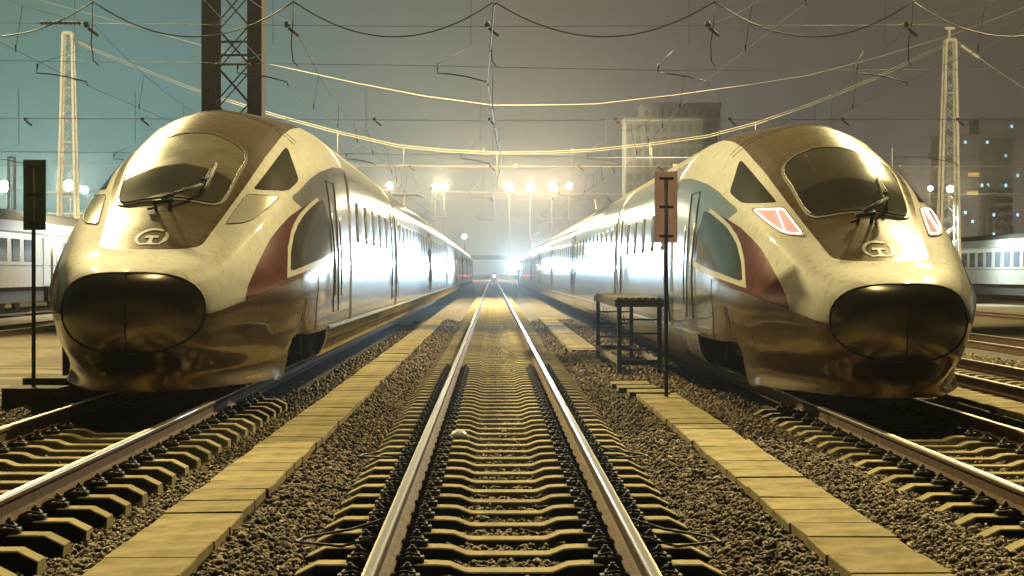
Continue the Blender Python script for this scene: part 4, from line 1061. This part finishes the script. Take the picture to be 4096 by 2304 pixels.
# ------------------------------------------------------------------ floodlights in the far yard
def flood(xn, yn, Y, power, rad, lab, col=(1.0, 0.86, 0.55), spot=None):
    p = at(xn, yn, Y); r = empty('floodlight', p, lab, 'floodlight', 'floodlights of the far yard')
    q = MB(); n = 16; q.tube([(0, rad*1.3, 0), (0, rad*1.9, 0)], [rad*0.95, rad*0.5], n); q.build('reflector', M_dark, r, True)
    q = MB(); q.tube([(0, rad*2.2, -p.z-0.3), (0, rad*2.2, rad)], [0.09, 0.06], 8); q.build('pole', M_mastd, r)
    q = MB(); q.tube([(0, rad*1.0, 0), (0, rad*0.7, 0), (0, rad*0.5, 0)], [rad*0.85, rad*0.8, rad*0.4], 20); q.build('lamp_glass', mat('flood_glass_%d' % (1 if col[0] > 0.95 else 2), (1, 1, 1), 0.3, emis=col, estr=22), r, True)
    d = bpy.data.lights.new('lamp_bulb', 'POINT'); d.energy = power; d.color = col; d.shadow_soft_size = rad
    o = bpy.data.objects.new('lamp_bulb', d); COL.objects.link(o); o.parent = r; o.location = (0, -0.6*rad, 0); d.shadow_soft_size = 0.3
    return r
FL = [(1558, 742, 1.1, 'leftmost floodlight, just above the left train roof'), (1742, 745, 1.0, 'second floodlight, left half of the merged pair'), (1775, 744, 1.4, 'larger right half of the merged floodlight pair'),
      (2037, 744, 1.45, 'floodlight just right of the zigzag contact wire'), (2122, 744, 1.4, 'middle floodlight of the row of four'), (2210, 744, 1.35, 'third floodlight of the row of four'), (2277, 742, 1.0, 'smaller floodlight at the right end, beside the pantograph')]
for x, y, r_, lab in FL: flood(x, y, 420, 14500*r_*r_, r_*0.95, lab)
flood(1857, 946, 300, 1500, 0.5, 'small low lamp above the end of the left train')
flood(10, 743, 300, 16000, 1.2, 'white lamp at the left edge', (0.85, 1.0, 0.90)); flood(268, 741, 280, 16000, 1.1, 'lamp shining through the left lattice mast', (0.9, 1.0, 0.88)); flood(335, 760, 330, 5000, 0.9, 'dimmer lamp right of the left lattice mast', (0.9, 1.0, 0.9))
flood(3725, 753, 300, 4000, 0.55, 'small lamp left of the right lattice mast'); flood(3806, 755, 280, 9000, 0.75, 'bright lamp shining through the right lattice mast')
# work light between the trains, washing the left train
wl = empty('work_light', (1.95, 120, -0.25), 'blue-white work light glaring beside the far end of the right train', 'work light')
q = MB(); q.tube([(0, 0, 0), (0, 0, 2.1)], 0.04, 8); q.box(-0.25, 0.25, -0.05, 0.05, 2.1, 2.5); q.build('stand', M_dark, wl)
M_led = mat('led_face', (1, 1, 1), 0.4, emis=(0.75, 0.90, 1.0), estr=60)
q = MB(); q.box(-0.22, 0.22, -0.065, -0.052, 2.13, 2.47); q.build('lamp_face', M_led, wl)
lamp('SPOT', (1.7, 119.6, 2.3), 24000, (0.50, 0.76, 1.0), 0.25, (-3.2, 60, 3.2), spot_size=R(22), spot_blend=0.8)
lamp('SPOT', (1.8, 62, 2.6), 2600, (0.60, 0.82, 1.0), 0.25, (-2.7, 42, 1.9), spot_size=R(55), spot_blend=0.9)  # added spot with no lamp body, brightens the left train's flank
sg = empty('red_signal', at(1977, 1104, 300), 'tiny red signal lamp at the vanishing point of the centre track', 'signal')
q = MB(); q.tube([(0, 0, 0), (0, -0.15, 0)], 0.28, 12); q.build('lamp', mat('red_signal_lamp', (1, 0.1, 0.1), 0.4, emis=(1.0, 0.12, 0.18), estr=14), sg, True)
q = MB(); q.box(-0.45, 0.45, 0.02, 0.12, -0.9, 0.6); q.box(-0.1, 0.1, 0.02, 0.12, -1.5, -0.9); q.build('housing', M_dark, sg)
for x, y, Y, lab in ((1894, 1150, 140, 'short pale marker post beside the left train'), (2058, 1150, 120, 'short pale marker post beside the right train')):
    p = at(x, y, Y); q = MB(); q.tube([(p.x, Y, -0.3), (p.x, Y, p.z+0.25)], 0.10, 10); tag(q.build('marker_post', M_masty, None, True), lab, 'post')

# ------------------------------------------------------------------ parked coaches in the outer tracks
M_coach = mat('coach_silver', (0.55, 0.54, 0.50), 0.30, 0.6, noise=(1.5, 0.4, (0.38, 0.36, 0.30)))
M_coachr = mat('coach_roof', (0.07, 0.068, 0.06), 0.5, 0.3)
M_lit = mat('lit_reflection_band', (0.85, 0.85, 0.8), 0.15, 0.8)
def coach(x, y0, L, side, lab, z0=-0.1, top=4.25, group='parked coaches'):
    r = empty('parked_coach', (x, y0, z0), lab, 'coach', group)
    hw = 1.55; prof = [(-hw, 1.0), (-hw, 2.3), (-hw+0.03, 3.2), (-hw+0.22, 3.72), (-0.9, top-0.12), (-0.4, top), (0.4, top), (0.9, top-0.12), (hw-0.22, 3.72), (hw-0.03, 3.2), (hw, 2.3), (hw, 1.0)]
    n = len(prof); V = [(px_, yy, z) for yy in (0, L) for px_, z in prof]; Ff = []; mi = []
    for j in range(n-1):
        Ff.append((j, j+1, n+j+1, n+j)); mi.append(1 if 3 <= j <= 7 else 0)
    Ff += [tuple(range(n))[::-1], tuple(range(n, 2*n))]; mi += [0, 0]
    mesh_obj('body', V, Ff, None, r, False, mats=[M_coach, M_coachr], midx=mi)
    q = MB(); q.box(-1.3, 1.3, 0.2, L-0.2, 0.35, 0.995); q.build('underframe', M_dark, r)
    k = 1.6
    while k < L-2.4:
        q = MB(); xx = side*hw; q.box(min(xx, xx+side*0.02), max(xx, xx+side*0.02), k, k+1.05, 2.05, 2.95); q.build('window', MATW, r); k += 1.75
    for kk in (0.5, L-1.2):
        q = MB(); xx = side*hw; q.box(min(xx, xx+side*0.03), max(xx, xx+side*0.03), kk, kk+0.75, 1.05, 3.1); q.build('door', M_coach, r)
    for yy in (2.5, 4.6, L-4.6, L-2.5):
        q = MB(); q.tube([(side*0.69, yy, 0.43), (side*0.83, yy, 0.43)], 0.43, 20); q.build('wheel', M_iron, r)
    q = MB(); xx = side*(hw+0.002)
    q.bar((xx+side*0.015, 0.1, 3.25), (xx+side*0.015, L-0.1, 3.25), 0.03, 0.05); q.bar((xx+side*0.015, 0.1, 1.9), (xx+side*0.015, L-0.1, 1.9), 0.03, 0.04); q.build('reflection_moulding', M_lit, r)  # bright bars stand in for the band of light reflected along the side
    return r
MATW = mat('coach_window', (0.10, 0.12, 0.16), 0.12, 0.0, coat=0.8)
for k in range(4): coach(-20.8, 46+25.2*k, 24.8, 1, '%s of the parked coaches left of the left train' % ['nearest', 'second', 'third', 'farthest'][k], 0.0)
for k, yy in enumerate((62.5, 87.7, 112.9, 138.1)): coach(32.2, yy, 24.8, -1, '%s of the parked coaches right of the right train' % ['nearest', 'second', 'third', 'farthest'][k], -0.1, 4.1)
# added spots without fixtures, brightening the outer coaches
lamp('SPOT', (-14.5, 72, 4.6), 5000, (0.72, 0.84, 1.0), 0.15, (-20, 72, 2.2), spot_size=R(150), spot_blend=0.9)
lamp('SPOT', (26.5, 97, 4.8), 8000, (0.80, 1.0, 0.95), 0.15, (32, 95, 2.4), spot_size=R(150), spot_blend=0.9)
# outer rails
for c, z, nm in ((13.0, -0.15, 'second empty track at right'), (22.0, -0.2, 'third empty track at right'), (-19.3-1.5, 0.0, 'coach track at left'), (-15.0, -0.1, 'empty track beside the left coaches'), (32.2, -0.1, 'coach track at right')):
    for s_, sd in ((-1, 'left'), (1, 'right')): tag(rail_mesh(c+s_*0.7535, 30, 300, z=z), '%s steel rail of the %s' % (sd, nm), 'rail', 'steel rails')

# ------------------------------------------------------------------ distant buildings
def tower(loc, w, d, h, cols, rowsn, m, lab, winw, winh, mwin, litf=0.0, mlit=None, name='office_tower'):
    r = empty(name, loc, lab, 'building')
    q = MB(); q.box(-w/2, w/2, 0, d, 0, h); q.build('wall', m, r)
    q = MB(); q2 = MB(); q.box(-w/2-0.3, w/2+0.3, -0.5, d, h, h+1.2); q.build('parapet', m, r)
    wl_ = MB(); ll = MB()
    for i in range(cols):
        for j in range(rowsn):
            cx_ = -w/2+w*(i+0.5)/cols; cz = h*(j+0.5)/rowsn
            lit = random.random() < litf
            o = MB(); o.box(cx_-winw/2, cx_+winw/2, -0.05, 0.3, cz-winh/2, cz+winh/2)
            if lit: o.build('lit_window', mlit, r)
            else: wl_.add(o.v, o.f)
    t = wl_.build('window', mwin, r); t['kind'] = 'stuff'
    return r
M_fac = mat('pale_facade', (0.30, 0.30, 0.275), 0.8)
M_facd = mat('facade_recess', (0.20, 0.20, 0.18), 0.6)
M_dk = mat('dark_tower_wall', (0.10, 0.09, 0.085), 0.8)
M_blue = mat('lit_blue_window', (0.5, 0.8, 1.0), 0.4, emis=(0.25, 0.60, 0.95), estr=1.3)
YB = 430
tower((45.5, YB, -0.5), 20.5, 12, 42.0, 9, 13, M_fac, 'pale gridded office block, lower front part, faint in the haze behind the right train', 1.25, 2.1, M_facd)
tower((52.4, YB+20, -0.5), 21.5, 14, 48.0, 10, 14, M_fac, 'taller pale gridded block behind the first, fading into the haze', 1.1, 1.7, M_facd)
lamp('SPOT', (46, YB-45, 3), 3600, (0.85, 1.0, 0.80), 1.5, (50, YB, 34), spot_size=R(60), spot_blend=0.8)  # added unseen spot that brightens the pale blocks
for x, w, h, lab in ((3905, 27, 52, 'dark apartment block with few blue windows left of its twin'), (4035, 22, 58, 'dark apartment block with more blue lit windows at the right edge')):
    p = at(x, 1092, 600); tower((p.x, 600, -0.5), w, 12, h, 10, 16, M_dk, lab, 0.9, 1.1, M_dk, 0.09 if x > 4000 else 0.04, M_blue, name='apartment_block')
lamp('SPOT', (185, 545, 4), 130000, (1.0, 0.9, 0.75), 2.0, (188, 600, 25), spot_size=R(100), spot_blend=0.8)  # added unseen spot lifting the dark blocks closer to the sky tone
br = MB(); p = at(1960, 1030, 380); br.box(-14, 14, 0, 3, -0.5, 0.5); br.box(-13, -12.4, 0, 3, -8, -0.5); br.box(12.4, 13, 0, 3, -8, -0.5)
tag(br.build('footbridge', M_dk, None, loc=(p.x, 380, p.z)), 'pale footbridge across the far end of the tracks', 'bridge')

# ------------------------------------------------------------------ night haze
hb = MB(); hb.box(-420, 420, -40, 700, -1.6, 70)
HZ = bpy.data.materials.new('night_haze'); HZ.use_nodes = True; t = HZ.node_tree; t.nodes.clear()
pv = t.nodes.new('ShaderNodeVolumePrincipled'); pv.inputs['Color'].default_value = (0.95, 0.92, 0.85, 1); pv.inputs['Density'].default_value = 0.00055
pv.inputs['Anisotropy'].default_value = 0.86; pv.inputs['Blackbody Intensity'].default_value = 0
ou = t.nodes.new('ShaderNodeOutputMaterial'); t.links.new(pv.outputs[0], ou.inputs['Volume'])
hz_ = hb.build('haze', HZ); tag(hz_, kind='stuff')
